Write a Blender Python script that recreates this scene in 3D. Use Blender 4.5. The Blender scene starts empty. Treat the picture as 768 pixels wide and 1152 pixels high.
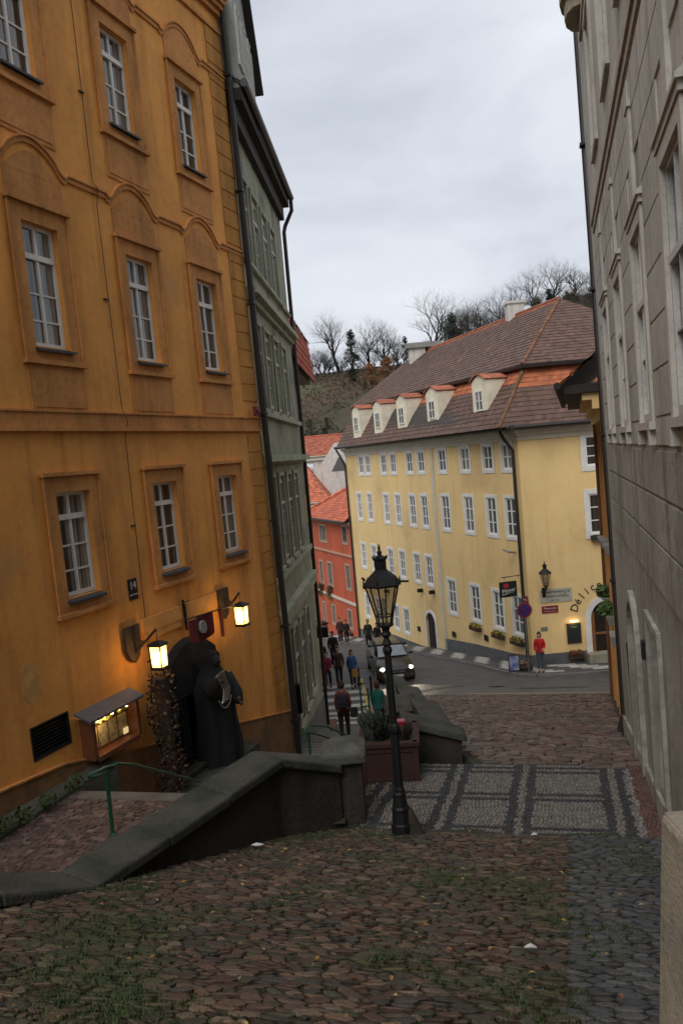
import bpy, bmesh, math, random
from mathutils import Vector, Matrix, noise
random.seed(7)
sc = bpy.context.scene
COL = sc.collection
R = math.radians
sin, cos, pi = math.sin, math.cos, math.pi

# ------------------------------------------------------------------ camera, sky, sun, exposure
cam_d = bpy.data.cameras.new('camera'); cam = bpy.data.objects.new('camera', cam_d); COL.objects.link(cam)
cam_d.sensor_fit = 'VERTICAL'; cam_d.sensor_height = 24; cam_d.lens = 930/1152*24
cam_d.clip_start = .05; cam_d.clip_end = 3000
PITCH, ROLL = R(3.73), R(4.88)
fw = Vector((0, cos(PITCH), -sin(PITCH))); r0 = Vector((1, 0, 0)); u0 = r0.cross(fw)
rv = cos(ROLL)*r0 - sin(ROLL)*u0; uv = sin(ROLL)*r0 + cos(ROLL)*u0
cam.matrix_world = Matrix(((rv.x, uv.x, -fw.x, 0), (rv.y, uv.y, -fw.y, 0), (rv.z, uv.z, -fw.z, 0), (0, 0, 0, 1)))
sc.camera = cam

world = bpy.data.worlds.new("World"); sc.world = world; world.use_nodes = True
wn, wl = world.node_tree.nodes, world.node_tree.links
wn.clear()
SUN_EL, SUN_ROT = R(48), R(208)
wo = wn.new('ShaderNodeOutputWorld'); wb = wn.new('ShaderNodeBackground')
sky = wn.new('ShaderNodeTexSky'); sky.sky_type = 'NISHITA'; sky.sun_disc = False
sky.sun_elevation = SUN_EL; sky.sun_rotation = SUN_ROT; sky.air_density = 1.2; sky.dust_density = 3
tc = wn.new('ShaderNodeTexCoord'); mp = wn.new('ShaderNodeMapping'); mp.inputs['Scale'].default_value = (1, 1, 2.6)
nz = wn.new('ShaderNodeTexNoise'); nz.inputs['Scale'].default_value = 2.8; nz.inputs['Detail'].default_value = 9
nz.inputs['Roughness'].default_value = .52; nz.inputs['Distortion'].default_value = .25
rp = wn.new('ShaderNodeValToRGB')
rp.color_ramp.elements[0].position = .3; rp.color_ramp.elements[0].color = (4.7, 5.0, 5.6, 1)
rp.color_ramp.elements[1].position = .68; rp.color_ramp.elements[1].color = (6.9, 7.1, 7.55, 1)
mx = wn.new('ShaderNodeMix'); mx.data_type = 'RGBA'; mx.inputs[0].default_value = .93
wl.new(tc.outputs['Generated'], mp.inputs['Vector']); wl.new(mp.outputs['Vector'], nz.inputs['Vector'])
wl.new(nz.outputs['Fac'], rp.inputs['Fac']); wl.new(sky.outputs['Color'], mx.inputs[6]); wl.new(rp.outputs['Color'], mx.inputs[7])
wl.new(mx.outputs[2], wb.inputs['Color']); wb.inputs['Strength'].default_value = .088
wl.new(wb.outputs['Background'], wo.inputs['Surface'])
sd = bpy.data.lights.new('sun', 'SUN'); sd.energy = 1.3; sd.angle = R(40); sd.color = (1, .97, .93)
sun = bpy.data.objects.new('sun', sd); COL.objects.link(sun)
_d = Vector((sin(SUN_ROT)*cos(SUN_EL), cos(SUN_ROT)*cos(SUN_EL), sin(SUN_EL)))
sun.rotation_euler = (-_d).to_track_quat('-Z', 'Y').to_euler()
sc.view_settings.view_transform = 'Standard'; sc.view_settings.look = 'None'
sc.view_settings.gamma = 1; sc.view_settings.use_curve_mapping = False
sc.view_settings.exposure = 0.58

# ------------------------------------------------------------------ materials
MATS = {}
def mat(name, col, rough=.85, var=.12, scale=2.5, bump=.25, bscale=40, metal=0, col2=None, streak=0, attr=False,
        emit=0, spec=None, dirt=None, rnd=0, ecol=None):
    """procedural surface: base colour varied by noise at two scales, optional vertical streaks and grime patches"""
    if name in MATS: return MATS[name]
    m = bpy.data.materials.new(name); m.use_nodes = True; n, l = m.node_tree.nodes, m.node_tree.links
    b = n['Principled BSDF']; b.inputs['Roughness'].default_value = rough; b.inputs['Metallic'].default_value = metal
    if spec is not None: b.inputs['Specular IOR Level'].default_value = spec
    g = n.new('ShaderNodeNewGeometry')
    def noise_(s, det=5, sc3=None):
        t = n.new('ShaderNodeTexNoise'); t.inputs['Scale'].default_value = s; t.inputs['Detail'].default_value = det
        if sc3:
            q = n.new('ShaderNodeMapping'); q.inputs['Scale'].default_value = sc3
            l.new(g.outputs['Position'], q.inputs['Vector']); l.new(q.outputs['Vector'], t.inputs['Vector'])
        else: l.new(g.outputs['Position'], t.inputs['Vector'])
        return t
    def mixc(a, bcol, fac, blend='MIX'):
        x = n.new('ShaderNodeMix'); x.data_type = 'RGBA'; x.blend_type = blend
        for inp, v in ((x.inputs[0], fac), (x.inputs[6], a), (x.inputs[7], bcol)):
            if hasattr(v, 'links') : l.new(v, inp)
            elif isinstance(v, (int, float)): inp.default_value = v
            else: inp.default_value = (*v[:3], 1)
        return x.outputs[2]
    def ramp(src, p0, p1):
        r_ = n.new('ShaderNodeMapRange'); r_.inputs[1].default_value = p0; r_.inputs[2].default_value = p1
        l.new(src, r_.inputs[0]); return r_.outputs[0]
    if attr:
        at = n.new('ShaderNodeAttribute'); at.attribute_name = 'col'; c = at.outputs['Color']
    else:
        c2 = col2 or tuple(v*(1-var*2.2) for v in col)
        c = mixc(col, c2, ramp(noise_(scale).outputs['Fac'], .35, .68))
    f = noise_(scale*9, 4)
    c = mixc(c, mixc(c, (.5-var, .5-var, .5-var), 1, 'OVERLAY'), ramp(f.outputs['Fac'], .45, .75))
    if streak:
        s_ = noise_(3.2, 4, (1, 1, .09)); c = mixc(c, mixc(c, (.62, .6, .57), 1, 'MULTIPLY'), ramp(s_.outputs['Fac'], .5, .5+.3/streak))
    if dirt:
        d_ = noise_(dirt[1], 6); c = mixc(c, dirt[0], ramp(d_.outputs['Fac'], dirt[2], dirt[2]+.14))
    if rnd:
        oi = n.new('ShaderNodeObjectInfo'); c = mixc(c, mixc(c, (.45, .45, .45), 1, 'MULTIPLY'), ramp(oi.outputs['Random'], 0, 1/rnd))
    l.new(c, b.inputs['Base Color'])
    if bump:
        bt = noise_(bscale, 6); bp = n.new('ShaderNodeBump'); bp.inputs['Strength'].default_value = bump; bp.inputs['Distance'].default_value = .02
        l.new(bt.outputs['Fac'], bp.inputs['Height']); l.new(bp.outputs['Normal'], b.inputs['Normal'])
    if emit:
        b.inputs['Emission Color'].default_value = (*(ecol or col), 1); b.inputs['Emission Strength'].default_value = emit
    MATS[name] = m; return m

def glass_mat(name, dark, light, rough=.06):
    """window pane: a dim room, curtains and reflections painted into the colour of glossy old glass"""
    m = bpy.data.materials.new(name); m.use_nodes = True; n, l = m.node_tree.nodes, m.node_tree.links
    b = n['Principled BSDF']; b.inputs['Roughness'].default_value = rough; b.inputs['Specular IOR Level'].default_value = .8
    g = n.new('ShaderNodeNewGeometry'); q = n.new('ShaderNodeMapping'); q.inputs['Scale'].default_value = (9, 9, .25)
    t = n.new('ShaderNodeTexNoise'); t.inputs['Scale'].default_value = 1; t.inputs['Detail'].default_value = 2
    oi = n.new('ShaderNodeObjectInfo'); mr = n.new('ShaderNodeMapRange'); ad = n.new('ShaderNodeMath'); ad.operation = 'MULTIPLY'
    l.new(g.outputs['Position'], q.inputs['Vector']); l.new(q.outputs['Vector'], t.inputs['Vector'])
    mr.inputs[1].default_value = .42; mr.inputs[2].default_value = .6; l.new(t.outputs['Fac'], mr.inputs[0])
    l.new(mr.outputs[0], ad.inputs[0]); l.new(oi.outputs['Random'], ad.inputs[1])
    x = n.new('ShaderNodeMix'); x.data_type = 'RGBA'; x.inputs[6].default_value = (*dark, 1); x.inputs[7].default_value = (*light, 1)
    l.new(ad.outputs[0], x.inputs[0]); l.new(x.outputs[2], b.inputs['Base Color'])
    t2 = n.new('ShaderNodeTexNoise'); t2.inputs['Scale'].default_value = 2.5; l.new(g.outputs['Position'], t2.inputs['Vector'])
    bp = n.new('ShaderNodeBump'); bp.inputs['Strength'].default_value = .08; bp.inputs['Distance'].default_value = .1
    l.new(t2.outputs['Fac'], bp.inputs['Height']); l.new(bp.outputs['Normal'], b.inputs['Normal'])
    MATS[name] = m; return m

OCHRE = mat('ochre_stucco', (.83, .385, .088), var=.09, scale=.8, streak=1, bump=.3, dirt=((.62, .31, .1), .7, .6))
OCHRE_T = mat('ochre_trim', (.66, .3, .085), var=.13, scale=1.2, bump=.3, streak=1)
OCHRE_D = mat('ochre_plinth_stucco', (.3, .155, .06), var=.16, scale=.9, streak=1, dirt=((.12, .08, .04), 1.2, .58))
WHITE_F = mat('white_window_paint', (.82, .81, .78), rough=.5, var=.06, bump=.05)
SLATE = mat('slate_sill', (.045, .05, .058), rough=.6, bump=.1)
PANE = glass_mat('old_glass', (.02, .022, .022), (.34, .33, .29))  # pale tone holds both curtains and painted reflections
PANE_B = glass_mat('bright_glass', (.05, .06, .055), (.3, .3, .28), .1)
METAL_D = mat('dark_painted_iron', (.011, .012, .013), rough=.6, spec=.3, bump=.15, var=.1)
PIPE = mat('dark_brown_pipe', (.022, .017, .015), rough=.5, bump=.1)
GREEN_M = mat('green_painted_iron', (.012, .085, .04), rough=.4, bump=.15)
GREENW = mat('sage_stucco', (.33, .34, .24), var=.13, scale=.9, streak=1.5, dirt=((.11, .12, .075), .9, .57))
GREENW_T = mat('sage_trim', (.4, .41, .3), var=.12, scale=1.4, streak=1)
SOFFIT = mat('dark_soffit_wood', (.035, .03, .026), bump=.2)
ZINC = mat('zinc_gutter', (.05, .055, .06), rough=.45, metal=.3, bump=.05)
GREYW = mat('grey_stucco', (.53, .525, .475), var=.12, scale=.7, streak=1.4, bump=.45, bscale=55, dirt=((.44, .41, .34), .8, .6))
GREYW_T = mat('grey_trim', (.54, .53, .48), var=.1, scale=1.5, streak=1)
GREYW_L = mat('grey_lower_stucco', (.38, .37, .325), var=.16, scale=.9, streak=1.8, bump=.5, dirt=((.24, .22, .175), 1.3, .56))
PALE_ST = mat('pale_sandstone', (.38, .34, .26), var=.12, scale=2, streak=1, bump=.5)
YEL = mat('yellow_stucco', (.81, .585, .265), var=.05, scale=.35, streak=.35, bump=.15, dirt=((.6, .42, .19), .35, .58))
YEL_T = mat('cream_trim', (.6, .55, .43), var=.06, bump=.1)
WHITE_T = mat('white_surround', (.72, .71, .67), var=.05, bump=.1)
PLINTH = mat('grey_plinth', (.125, .125, .13), var=.15, bump=.3)
TILE = mat('roof_tiles', (1, 1, 1), rough=.8, attr=True, var=.1, scale=1.5, bump=.3, bscale=12)
RED_W = mat('red_stucco', (.52, .105, .045), var=.08, scale=.6, streak=1)
RED_T = mat('red_house_trim', (.5, .3, .2), var=.08)
ORANGE_W = mat('orange_stucco', (.6, .31, .1), var=.08, scale=1, streak=1)
PALEY = mat('pale_yellow_stucco', (.5, .4, .19), var=.1, scale=.6, streak=1)
WHITEW = mat('lime_white_wall', (.62, .59, .54), var=.08, streak=1)
GREYHOUSE = mat('brownish_grey_render', (.23, .2, .16), var=.12, streak=1)
STONES = mat('cobble_stone', (1, 1, 1), rough=.62, attr=True, var=.2, scale=6, bump=.55, bscale=70, spec=.35)
SOIL = mat('soil_and_moss_joints', (.034, .026, .018), col2=(.026, .042, .013), rough=.95, scale=1.6, bump=.8, bscale=30, var=.2)
ASPH = mat('dark_setts_road', (.095, .093, .09), rough=.7, var=.12, scale=1.5, bump=.6, bscale=14)
WETSTONE = mat('mossy_dark_stone', (.085, .082, .068), col2=(.045, .055, .03), var=.2, scale=2.2, bump=.8, bscale=30, dirt=((.13, .13, .11), 6, .66))
COPING = mat('weathered_coping', (.062, .06, .05), col2=(.024, .03, .018), var=.2, scale=2.6, bump=.8, bscale=28, dirt=((.2, .2, .18), 14, .7))
WALLD = mat('dark_parapet_render', (.045, .038, .03), var=.2, scale=1.4, streak=1.5, bump=.7, bscale=24)
WOODR = mat('dark_red_wood', (.05, .02, .015), var=.15, scale=3, bump=.25)
WOODD = mat('old_dark_wood', (.06, .035, .02), var=.2, scale=4, bump=.5, rough=.7)
CLOTHB = mat('black_heavy_cloth', (.007, .008, .01), rough=.95, bump=.3, bscale=20)
BARK = mat('bark', (.045, .038, .032), bump=.4, var=.2)
TWIG = mat('bare_twigs', (.075, .065, .055), bump=0, var=.2)
SKIN = mat('skin', (.5, .3, .22), rough=.6, bump=.05)
HAIR = mat('dark_hair', (.025, .016, .012), rough=.7, bump=.3)

# ------------------------------------------------------------------ object helpers
def tag(o, label=None, cat=None, group=None, kind=None):
    if label: o['label'] = label
    if cat: o['category'] = cat
    if group: o['group'] = group
    if kind: o['kind'] = kind
    return o
def thing(name, label, cat, loc=(0, 0, 0), group=None, rz=0):
    o = bpy.data.objects.new(name, None); COL.objects.link(o); o.location = loc; o.rotation_euler = (0, 0, rz)
    o.empty_display_size = .2
    return tag(o, label, cat, group)
def copy_tree(o, parent=None):
    c = o.copy(); COL.objects.link(c); c.parent = parent
    for ch in list(o.children): copy_tree(ch, c)
    return c

class Frame:
    """facade frame: s along the wall, n out of the wall, z up; lean shifts s with height (old walls are never plumb)"""
    def __init__(s, x, y, ang, side=1, lean=0.):
        a = R(ang); s.o = (x, y); s.d = (sin(a), cos(a)); s.nn = (cos(a)*side, -sin(a)*side); s.lean = lean
    def __call__(s, q, n, z):
        q = q - s.lean*z
        return (s.o[0]+s.d[0]*q+s.nn[0]*n, s.o[1]+s.d[1]*q+s.nn[1]*n, z)
class Local:
    def __init__(s, o=(0, 0, 0), rz=0): s.o = o; s.c = cos(rz); s.s = sin(rz)
    def __call__(s, x, y, z): return (s.o[0]+s.c*x-s.s*y, s.o[1]+s.s*x+s.c*y, s.o[2]+z)
W0 = Local()

class MB:
    def __init__(s): s.v = []; s.f = []; s.c = []
    def add(s, vs, fs, col=None):
        b = len(s.v); s.v += [tuple(p) for p in vs]
        for f in fs: s.f.append([b+i for i in f]); s.c.append(col)
        return s
    def box(s, F, a0, a1, b0, b1, c0, c1, col=None):
        p = [F(x, y, z) for z in (c0, c1) for y in (b0, b1) for x in (a0, a1)]
        return s.add(p, [(0, 1, 3, 2), (4, 6, 7, 5), (0, 4, 5, 1), (2, 3, 7, 6), (0, 2, 6, 4), (1, 5, 7, 3)], col)
    def hexa(s, p, col=None):     # p: 4 bottom, 4 top (same order)
        return s.add(p, [(3, 2, 1, 0), (4, 5, 6, 7), (0, 1, 5, 4), (1, 2, 6, 5), (2, 3, 7, 6), (3, 0, 4, 7)], col)
    def prism(s, F, poly, n0, n1, col=None):     # poly in (s, z), extruded along n
        k = len(poly); p = [F(a, n0, z) for a, z in poly]+[F(a, n1, z) for a, z in poly]
        return s.add(p, [tuple(range(k)), tuple(range(2*k-1, k-1, -1))]+[(i, (i+1) % k, k+(i+1) % k, k+i) for i in range(k)], col)
    def slab(s, poly, z0, z1, col=None):         # poly world xy; z0/z1 numbers or functions
        k = len(poly); g = lambda z, p: z(*p) if callable(z) else z
        p = [(x, y, g(z0, (x, y))) for x, y in poly]+[(x, y, g(z1, (x, y))) for x, y in poly]
        return s.add(p, [tuple(range(k-1, -1, -1)), tuple(range(k, 2*k))]+[(i, (i+1) % k, k+(i+1) % k, k+i) for i in range(k)], col)
    def tube(s, pts, r, k=8, cap=True, col=None):
        pts = [Vector(p) for p in pts]; rs = r if isinstance(r, (list, tuple)) else [r]*len(pts); b = []
        up = None
        for i, p in enumerate(pts):
            t = (pts[min(i+1, len(pts)-1)]-pts[max(i-1, 0)])
            if t.length < 1e-9: t = Vector((0, 0, 1))
            t.normalize()
            if up is None: up = t.orthogonal().normalized()
            up = (up-t*up.dot(t)); up = up.normalized() if up.length > 1e-6 else t.orthogonal().normalized()
            w = t.cross(up)
            b += [p+(up*cos(2*pi*j/k)+w*sin(2*pi*j/k))*rs[i] for j in range(k)]
        fs = [(i*k+j, i*k+(j+1) % k, (i+1)*k+(j+1) % k, (i+1)*k+j) for i in range(len(pts)-1) for j in range(k)]
        if cap: fs += [tuple(range(k-1, -1, -1)), tuple(range((len(pts)-1)*k, len(pts)*k))]
        return s.add(b, fs, col)
    def lathe(s, F, prof, k=16, ph=0, sx=1, sy=1, col=None):  # prof [(r, z)] round the local z axis
        p = [F(r*cos(2*pi*j/k+ph)*sx, r*sin(2*pi*j/k+ph)*sy, z) for r, z in prof for j in range(k)]
        n = len(prof)
        fs = [(i*k+j, i*k+(j+1) % k, (i+1)*k+(j+1) % k, (i+1)*k+j) for i in range(n-1) for j in range(k)]
        fs += [tuple(range(k-1, -1, -1)), tuple(range((n-1)*k, n*k))]
        return s.add(p, fs, col)
    def ball(s, c, r, k=8, sq=(1, 1, 1), col=None):
        F = Local(c); prof = [(max(.001, r*sin(pi*i/6)), -r*cos(pi*i/6)*sq[2]) for i in range(7)]
        return s.lathe(F, prof, k, 0, sq[0], sq[1], col)
    def build(s, name, m, parent=None, bevel=0, smooth=False, attr=False, fix=True):
        me = bpy.data.meshes.new(name); me.from_pydata(s.v, [], s.f)
        if any(c is not None for c in s.c):
            a = me.attributes.new('col', 'FLOAT_COLOR', 'FACE')
            buf = []
            for c in s.c: buf += [*(c or (.5, .5, .5)), 1]
            a.data.foreach_set('color', buf)
        if fix:
            bm = bmesh.new(); bm.from_mesh(me); bmesh.ops.recalc_face_normals(bm, faces=bm.faces); bm.to_mesh(me); bm.free()
        if smooth: me.polygons.foreach_set('use_smooth', [True]*len(me.polygons))
        me.materials.append(m); me.update()
        o = bpy.data.objects.new(name, me); COL.objects.link(o)
        if parent is not None:
            o.parent = parent
            if parent.type == 'EMPTY' and parent.parent is None:
                # geometry is given in world space: keep it there
                o.matrix_parent_inverse = Matrix.LocRotScale(parent.location, parent.rotation_euler, (1, 1, 1)).inverted() if s.world else Matrix()
        if bevel:
            bv = o.modifiers.new('bevel', 'BEVEL'); bv.width = bevel; bv.segments = 2; bv.limit_method = 'ANGLE'
        return o
    world = True

def text_mesh(F, parent, string, s, n, z, size, m, name='lettering', ext=.004, rot=0, flip=1, align='CENTER'):
    cu = bpy.data.curves.new('lettering', 'FONT'); cu.body = string; cu.size = size; cu.extrude = ext
    cu.align_x = align; cu.align_y = 'CENTER'; cu.resolution_u = 3
    t = bpy.data.objects.new('tmp', cu); COL.objects.link(t)
    dg = bpy.context.evaluated_depsgraph_get(); me = bpy.data.meshes.new_from_object(t.evaluated_get(dg))
    bpy.data.objects.remove(t)
    for v in me.vertices:
        x, y, zz = v.co; x, y = x*cos(rot)-y*sin(rot), x*sin(rot)+y*cos(rot)
        v.co = F(s+x*flip, n+zz, z+y)
    me.materials.clear(); me.materials.append(m); me.name = name
    o = bpy.data.objects.new(name, me); COL.objects.link(o)
    if parent is not None:
        o.parent = parent
        if parent.type == 'EMPTY' and parent.parent is None:
            o.matrix_parent_inverse = Matrix.LocRotScale(parent.location, parent.rotation_euler, (1, 1, 1)).inverted()
    return o

def interp(t, P):
    if t <= P[0][0]: a, b = P[0], P[1]
    elif t >= P[-1][0]: a, b = P[-2], P[-1]
    else:
        for a, b in zip(P, P[1:]):
            if a[0] <= t <= b[0]: break
    return a[1]+(b[1]-a[1])*(t-a[0])/(b[0]-a[0])
# the street runs along T, across it Q (square to the grey house on the right)
TA = R(14.67); td = (sin(TA), cos(TA)); qd = (cos(TA), -sin(TA))
def QT(Q, T): return (qd[0]*Q+td[0]*T, qd[1]*Q+td[1]*T)
def toQT(x, y): return (x*qd[0]+y*qd[1], x*td[0]+y*td[1])
MP = [(-8, .9), (0, -1.65), (10.15, -4.87), (13.0, -5.1), (28.4, -8.65), (34.5, -10.0), (38, -10.22), (46, -11.35), (56.5, -13), (66, -14.5), (110, -17)]
LP = [(-8, -4.75), (10.62, -4.75), (13.0, -5.85), (21.6, -7.85), (28.3, -9.6), (31, -10.0), (38, -10.22), (46, -11.35), (56.5, -13), (66, -14.5), (110, -17)]
def M_(x, y): return interp(toQT(x, y)[1], MP)
def L_(x, y): return interp(toQT(x, y)[1], LP)
def Gz(x, y):
    Q, T = toQT(x, y)
    if T < 12.9: return M_(x, y)
    xw = 1.6-(y-14)*.075 if y < 24 else .85
    wd = .1 if T < 23 else .1+(T-23)*.35
    w = min(1, max(0, (x-xw+.15)/wd)); w = w*w*(3-2*w)
    a = L_(x, y); return a+(M_(x, y)-a)*w
# ------------------------------------------------------------------ architecture helpers
def wall_sheet(F, name, m, parent, s0, s1, z0, z1, holes, depth=.16, n=0.):
    ss = sorted({s0, s1, *[h[0] for h in holes], *[h[1] for h in holes]}); zs = sorted({z0, z1, *[h[2] for h in holes], *[h[3] for h in holes]})
    ss = [x for x in ss if s0 <= x <= s1]; zs = [z for z in zs if z0 <= z <= z1]
    b = MB()
    for a, c in zip(ss, ss[1:]):
        for e, g in zip(zs, zs[1:]):
            ms, mz = (a+c)/2, (e+g)/2
            if any(h[0] < ms < h[1] and h[2] < mz < h[3] for h in holes): continue
            b.add([F(a, n, e), F(c, n, e), F(c, n, g), F(a, n, g)], [(0, 1, 2, 3)])
    for a, c, e, g in holes:
        for p, q in (((a, e), (c, e)), ((c, e), (c, g)), ((c, g), (a, g)), ((a, g), (a, e))):
            b.add([F(p[0], n, p[1]), F(q[0], n, q[1]), F(q[0], n-depth, q[1]), F(p[0], n-depth, p[1])], [(0, 1, 2, 3)])
    return b.build(name, m, parent, fix=False)

def window(F, parent, s0, s1, z0, z1, n=-.1, cols=2, rows=(.36, .68), transom=None, fw_=.045, mun=.022, fm=None, pm=None, thick=.05, curtain=False):
    """casement window: frame mesh (part), pane (sub-part). transom: fraction of height where the thick cross bar sits"""
    fm = fm or WHITE_F; pm = pm or PANE
    b = MB(); h = z1-z0; w = s1-s0
    b.box(F, s0, s0+fw_, n, n+thick, z0, z1); b.box(F, s1-fw_, s1, n, n+thick, z0, z1)
    b.box(F, s0+fw_, s1-fw_, n, n+thick, z0, z0+fw_*1.3); b.box(F, s0+fw_, s1-fw_, n, n+thick, z1-fw_, z1)
    e = .003
    for i in range(1, cols):
        c = s0+w*i/cols; wd = fw_*.9 if (cols == 2 or i == cols//2) else mun
        b.box(F, c-wd/2, c+wd/2, n+e, n+thick+e, z0+fw_*1.3, z1-fw_)
    for r_ in rows:
        z = z0+h*r_; b.box(F, s0+fw_, s1-fw_, n+e*2, n+thick-.015, z-mun/2, z+mun/2)
    if transom: z = z0+h*transom; b.box(F, s0+fw_, s1-fw_, n+e*3, n+thick+.02, z-fw_*.8, z+fw_*.8)
    o = b.build('window', fm, parent)
    p = MB(); p.add([F(s0+.01, n+.012, z0+.01), F(s1-.01, n+.012, z0+.01), F(s1-.01, n+.012, z1-.01), F(s0+.01, n+.012, z1-.01)], [(0, 1, 2, 3)])
    p.build('pane', pm, o)
    return o

def surround(F, parent, s0, s1, z0, z1, w, n, m, name='surround', top=None, bot=None):
    """flat raised band round an opening"""
    b = MB(); t = top or w; bt = bot or w
    b.box(F, s0-w, s0, 0.002, n, z0, z1); b.box(F, s1, s1+w, 0.002, n, z0, z1)
    b.box(F, s0-w, s1+w, 0.002, n, z1, z1+t); b.box(F, s0-w, s1+w, 0.002, n, z0-bt, z0)
    return b.build(name, m, parent)

def tiles(name, parent, a, b, c, d, row=.3, wid=.24, col=None, th=.03, fn=None, m=None):
    """tiled roof plane: eave a-b, ridge d-c; real overlapping courses, each tile its own colour"""
    a, b, c, d = map(Vector, (a, b, c, d)); nr = max(2, int(((a+b)/2-(c+d)/2).length/row)); mb = MB()
    nrm = (b-a).cross(d-a).normalized()
    if nrm.z < 0: nrm = -nrm
    rnd = random.Random(name+str(round(a.x, 2)))
    for i in range(nr):
        u0_, u1_ = i/nr, (i+1)/nr
        L0, R0, L1, R1 = a.lerp(d, u0_), b.lerp(c, u0_), a.lerp(d, u1_), b.lerp(c, u1_)
        k = max(1, int((R0-L0).length/wid))
        for j in range(k):
            v0, v1 = j/k, (j+1)/k; j1 = rnd.uniform(.6, 1.25)*th
            p0, p1, p2, p3 = L0.lerp(R0, v0), L0.lerp(R0, v1), L1.lerp(R1, v1), L1.lerp(R1, v0)
            base = fn(u0_, (v0+v1)/2, rnd) if fn else col
            kk = rnd.uniform(.72, 1.22); cc = tuple(x*kk for x in base)
            mb.add([p0+nrm*j1, p1+nrm*j1, p2+nrm*.004, p3+nrm*.004, p0, p1], [(0, 1, 2, 3), (4, 5, 1, 0)], cc)
    # deck below the tiles so that no light leaks
    mb.add([a-nrm*.04, b-nrm*.04, c-nrm*.04, d-nrm*.04], [(0, 1, 2, 3)], (.05, .04, .035))
    return mb.build(name, m or TILE, parent, fix=False)

def ridge_tiles(name, parent, pts, r=.11, col=(.3, .09, .04), seg=.4):
    mb = MB(); rnd = random.Random(3)
    for p, q in zip(pts, pts[1:]):
        p, q = Vector(p), Vector(q); n_ = max(1, int((q-p).length/seg))
        for i in range(n_):
            k = rnd.uniform(.7, 1.25); mb.tube([p.lerp(q, i/n_), p.lerp(q, (i+1.05)/n_)], [r, r*.86], 6, True, tuple(x*k for x in col))
    return mb.build(name, TILE, parent)

def add_light(parent, loc, energy, col=(1, .62, .25), r=.04, name='lamp_light'):
    d = bpy.data.lights.new(name, 'POINT'); d.energy = energy; d.color = col; d.shadow_soft_size = r
    o = bpy.data.objects.new(name, d); COL.objects.link(o); o.location = loc
    o.parent = parent
    o.matrix_parent_inverse = Matrix.LocRotScale(parent.location, parent.rotation_euler, (1, 1, 1)).inverted()
    return o

# ================================================================== OCHRE HOUSE (left)
FO = Frame(-9.4, 0, 20.83, 1, .03)
och = thing('ochre_house', 'tall ochre yellow stucco house with arched window mouldings and two lit lanterns by its door', 'house', FO(12, 0, -6.2))
C3 = [11.55, 14.3, 17.0, 19.5]
holes = []
CO = [8.9]+C3
WZ = [(-1.86, -.17), (2.13, 4.03), (6.38, 8.1)]
for c in CO:
    for z0, z1 in WZ: holes.append((c-.42, c+.42, z0, z1))
door_h = (16.5, 17.75, -6.4, -3.55)
vent_h = (12.7, 13.55, -4.09, -3.58)
wall_sheet(FO, 'wall', OCHRE, och, -6, 21.45, -9.5, 10.75, holes+[door_h, vent_h], .17)
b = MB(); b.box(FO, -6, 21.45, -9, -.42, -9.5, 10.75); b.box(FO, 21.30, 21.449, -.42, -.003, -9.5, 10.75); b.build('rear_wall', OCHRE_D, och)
for ci, c in enumerate(CO):
    for k, (z0, z1) in enumerate(WZ):
        if k == 0: w_ = window(FO, och, c-.42, c+.42, z0, z1, -.14, 2, (.25, .49), .765, fw_=.055, mun=.03)
        else: w_ = window(FO, och, c-.42, c+.42, z0, z1, -.14, 2, (.22, .44), .74, fw_=.055, mun=.03)
        b = MB(); F = FO
        b.hexa([F(c-.45, -.1, z0-.03), F(c+.45, -.1, z0-.03), F(c+.45, .11, z0-.09), F(c-.45, .11, z0-.09),
                F(c-.45, -.1, z0+.01), F(c+.45, -.1, z0+.01), F(c+.45, .11, z0-.05), F(c-.45, .11, z0-.05)])
        b.build('sill', SLATE, w_)
        # surround with inner step and outer fillet
        b = MB()
        ow = .67; zt = z1+.26; zb = z0-.22
        b.box(F, c-ow, c-.421, .002, .035, zb, zt); b.box(F, c+.421, c+ow, .002, .035, zb, zt)
        b.box(F, c-.421, c+.421, .002, .035, z1+.001, zt); b.box(F, c-.421, c+.421, .002, .035, zb, z0-.091)
        b.box(F, c-ow-.03, c-ow+.025, .036, .06, zb, zt); b.box(F, c+ow-.025, c+ow+.03, .036, .06, zb, zt)
        b.box(F, c-ow-.05, c+ow+.05, .002, .1, zt, zt+.06); b.box(F, c-ow-.06, c+ow+.06, .002, .09, zb-.07, zb)
        b.build('surround', OCHRE_T, w_)
        if k > 0:
            # apron panel below, tablet with eyebrow arch above
            b = MB()
            b.box(F, c-.66, c+.66, .002, .022, z0-1.02, zb-.07); b.box(F, c-.6, c+.6, .023, .034, z0-.95, zb-.14)
            b.build('apron', OCHRE_T, w_); b = MB()
            b.box(F, c-.66, c+.66, .002, .02, zt+.06, zt+.5)
            k_ = 12; yz = zt+.5
            top = [(c-.66+1.32*i/k_, yz+.36*sin(pi*i/k_)**1.3) for i in range(k_+1)]
            b.prism(F, [(c-.66, yz)]+top[1:-1]+[(c+.66, yz)], .002, .022)
            b.build('arched_tablet', OCHRE_T, w_)
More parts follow.
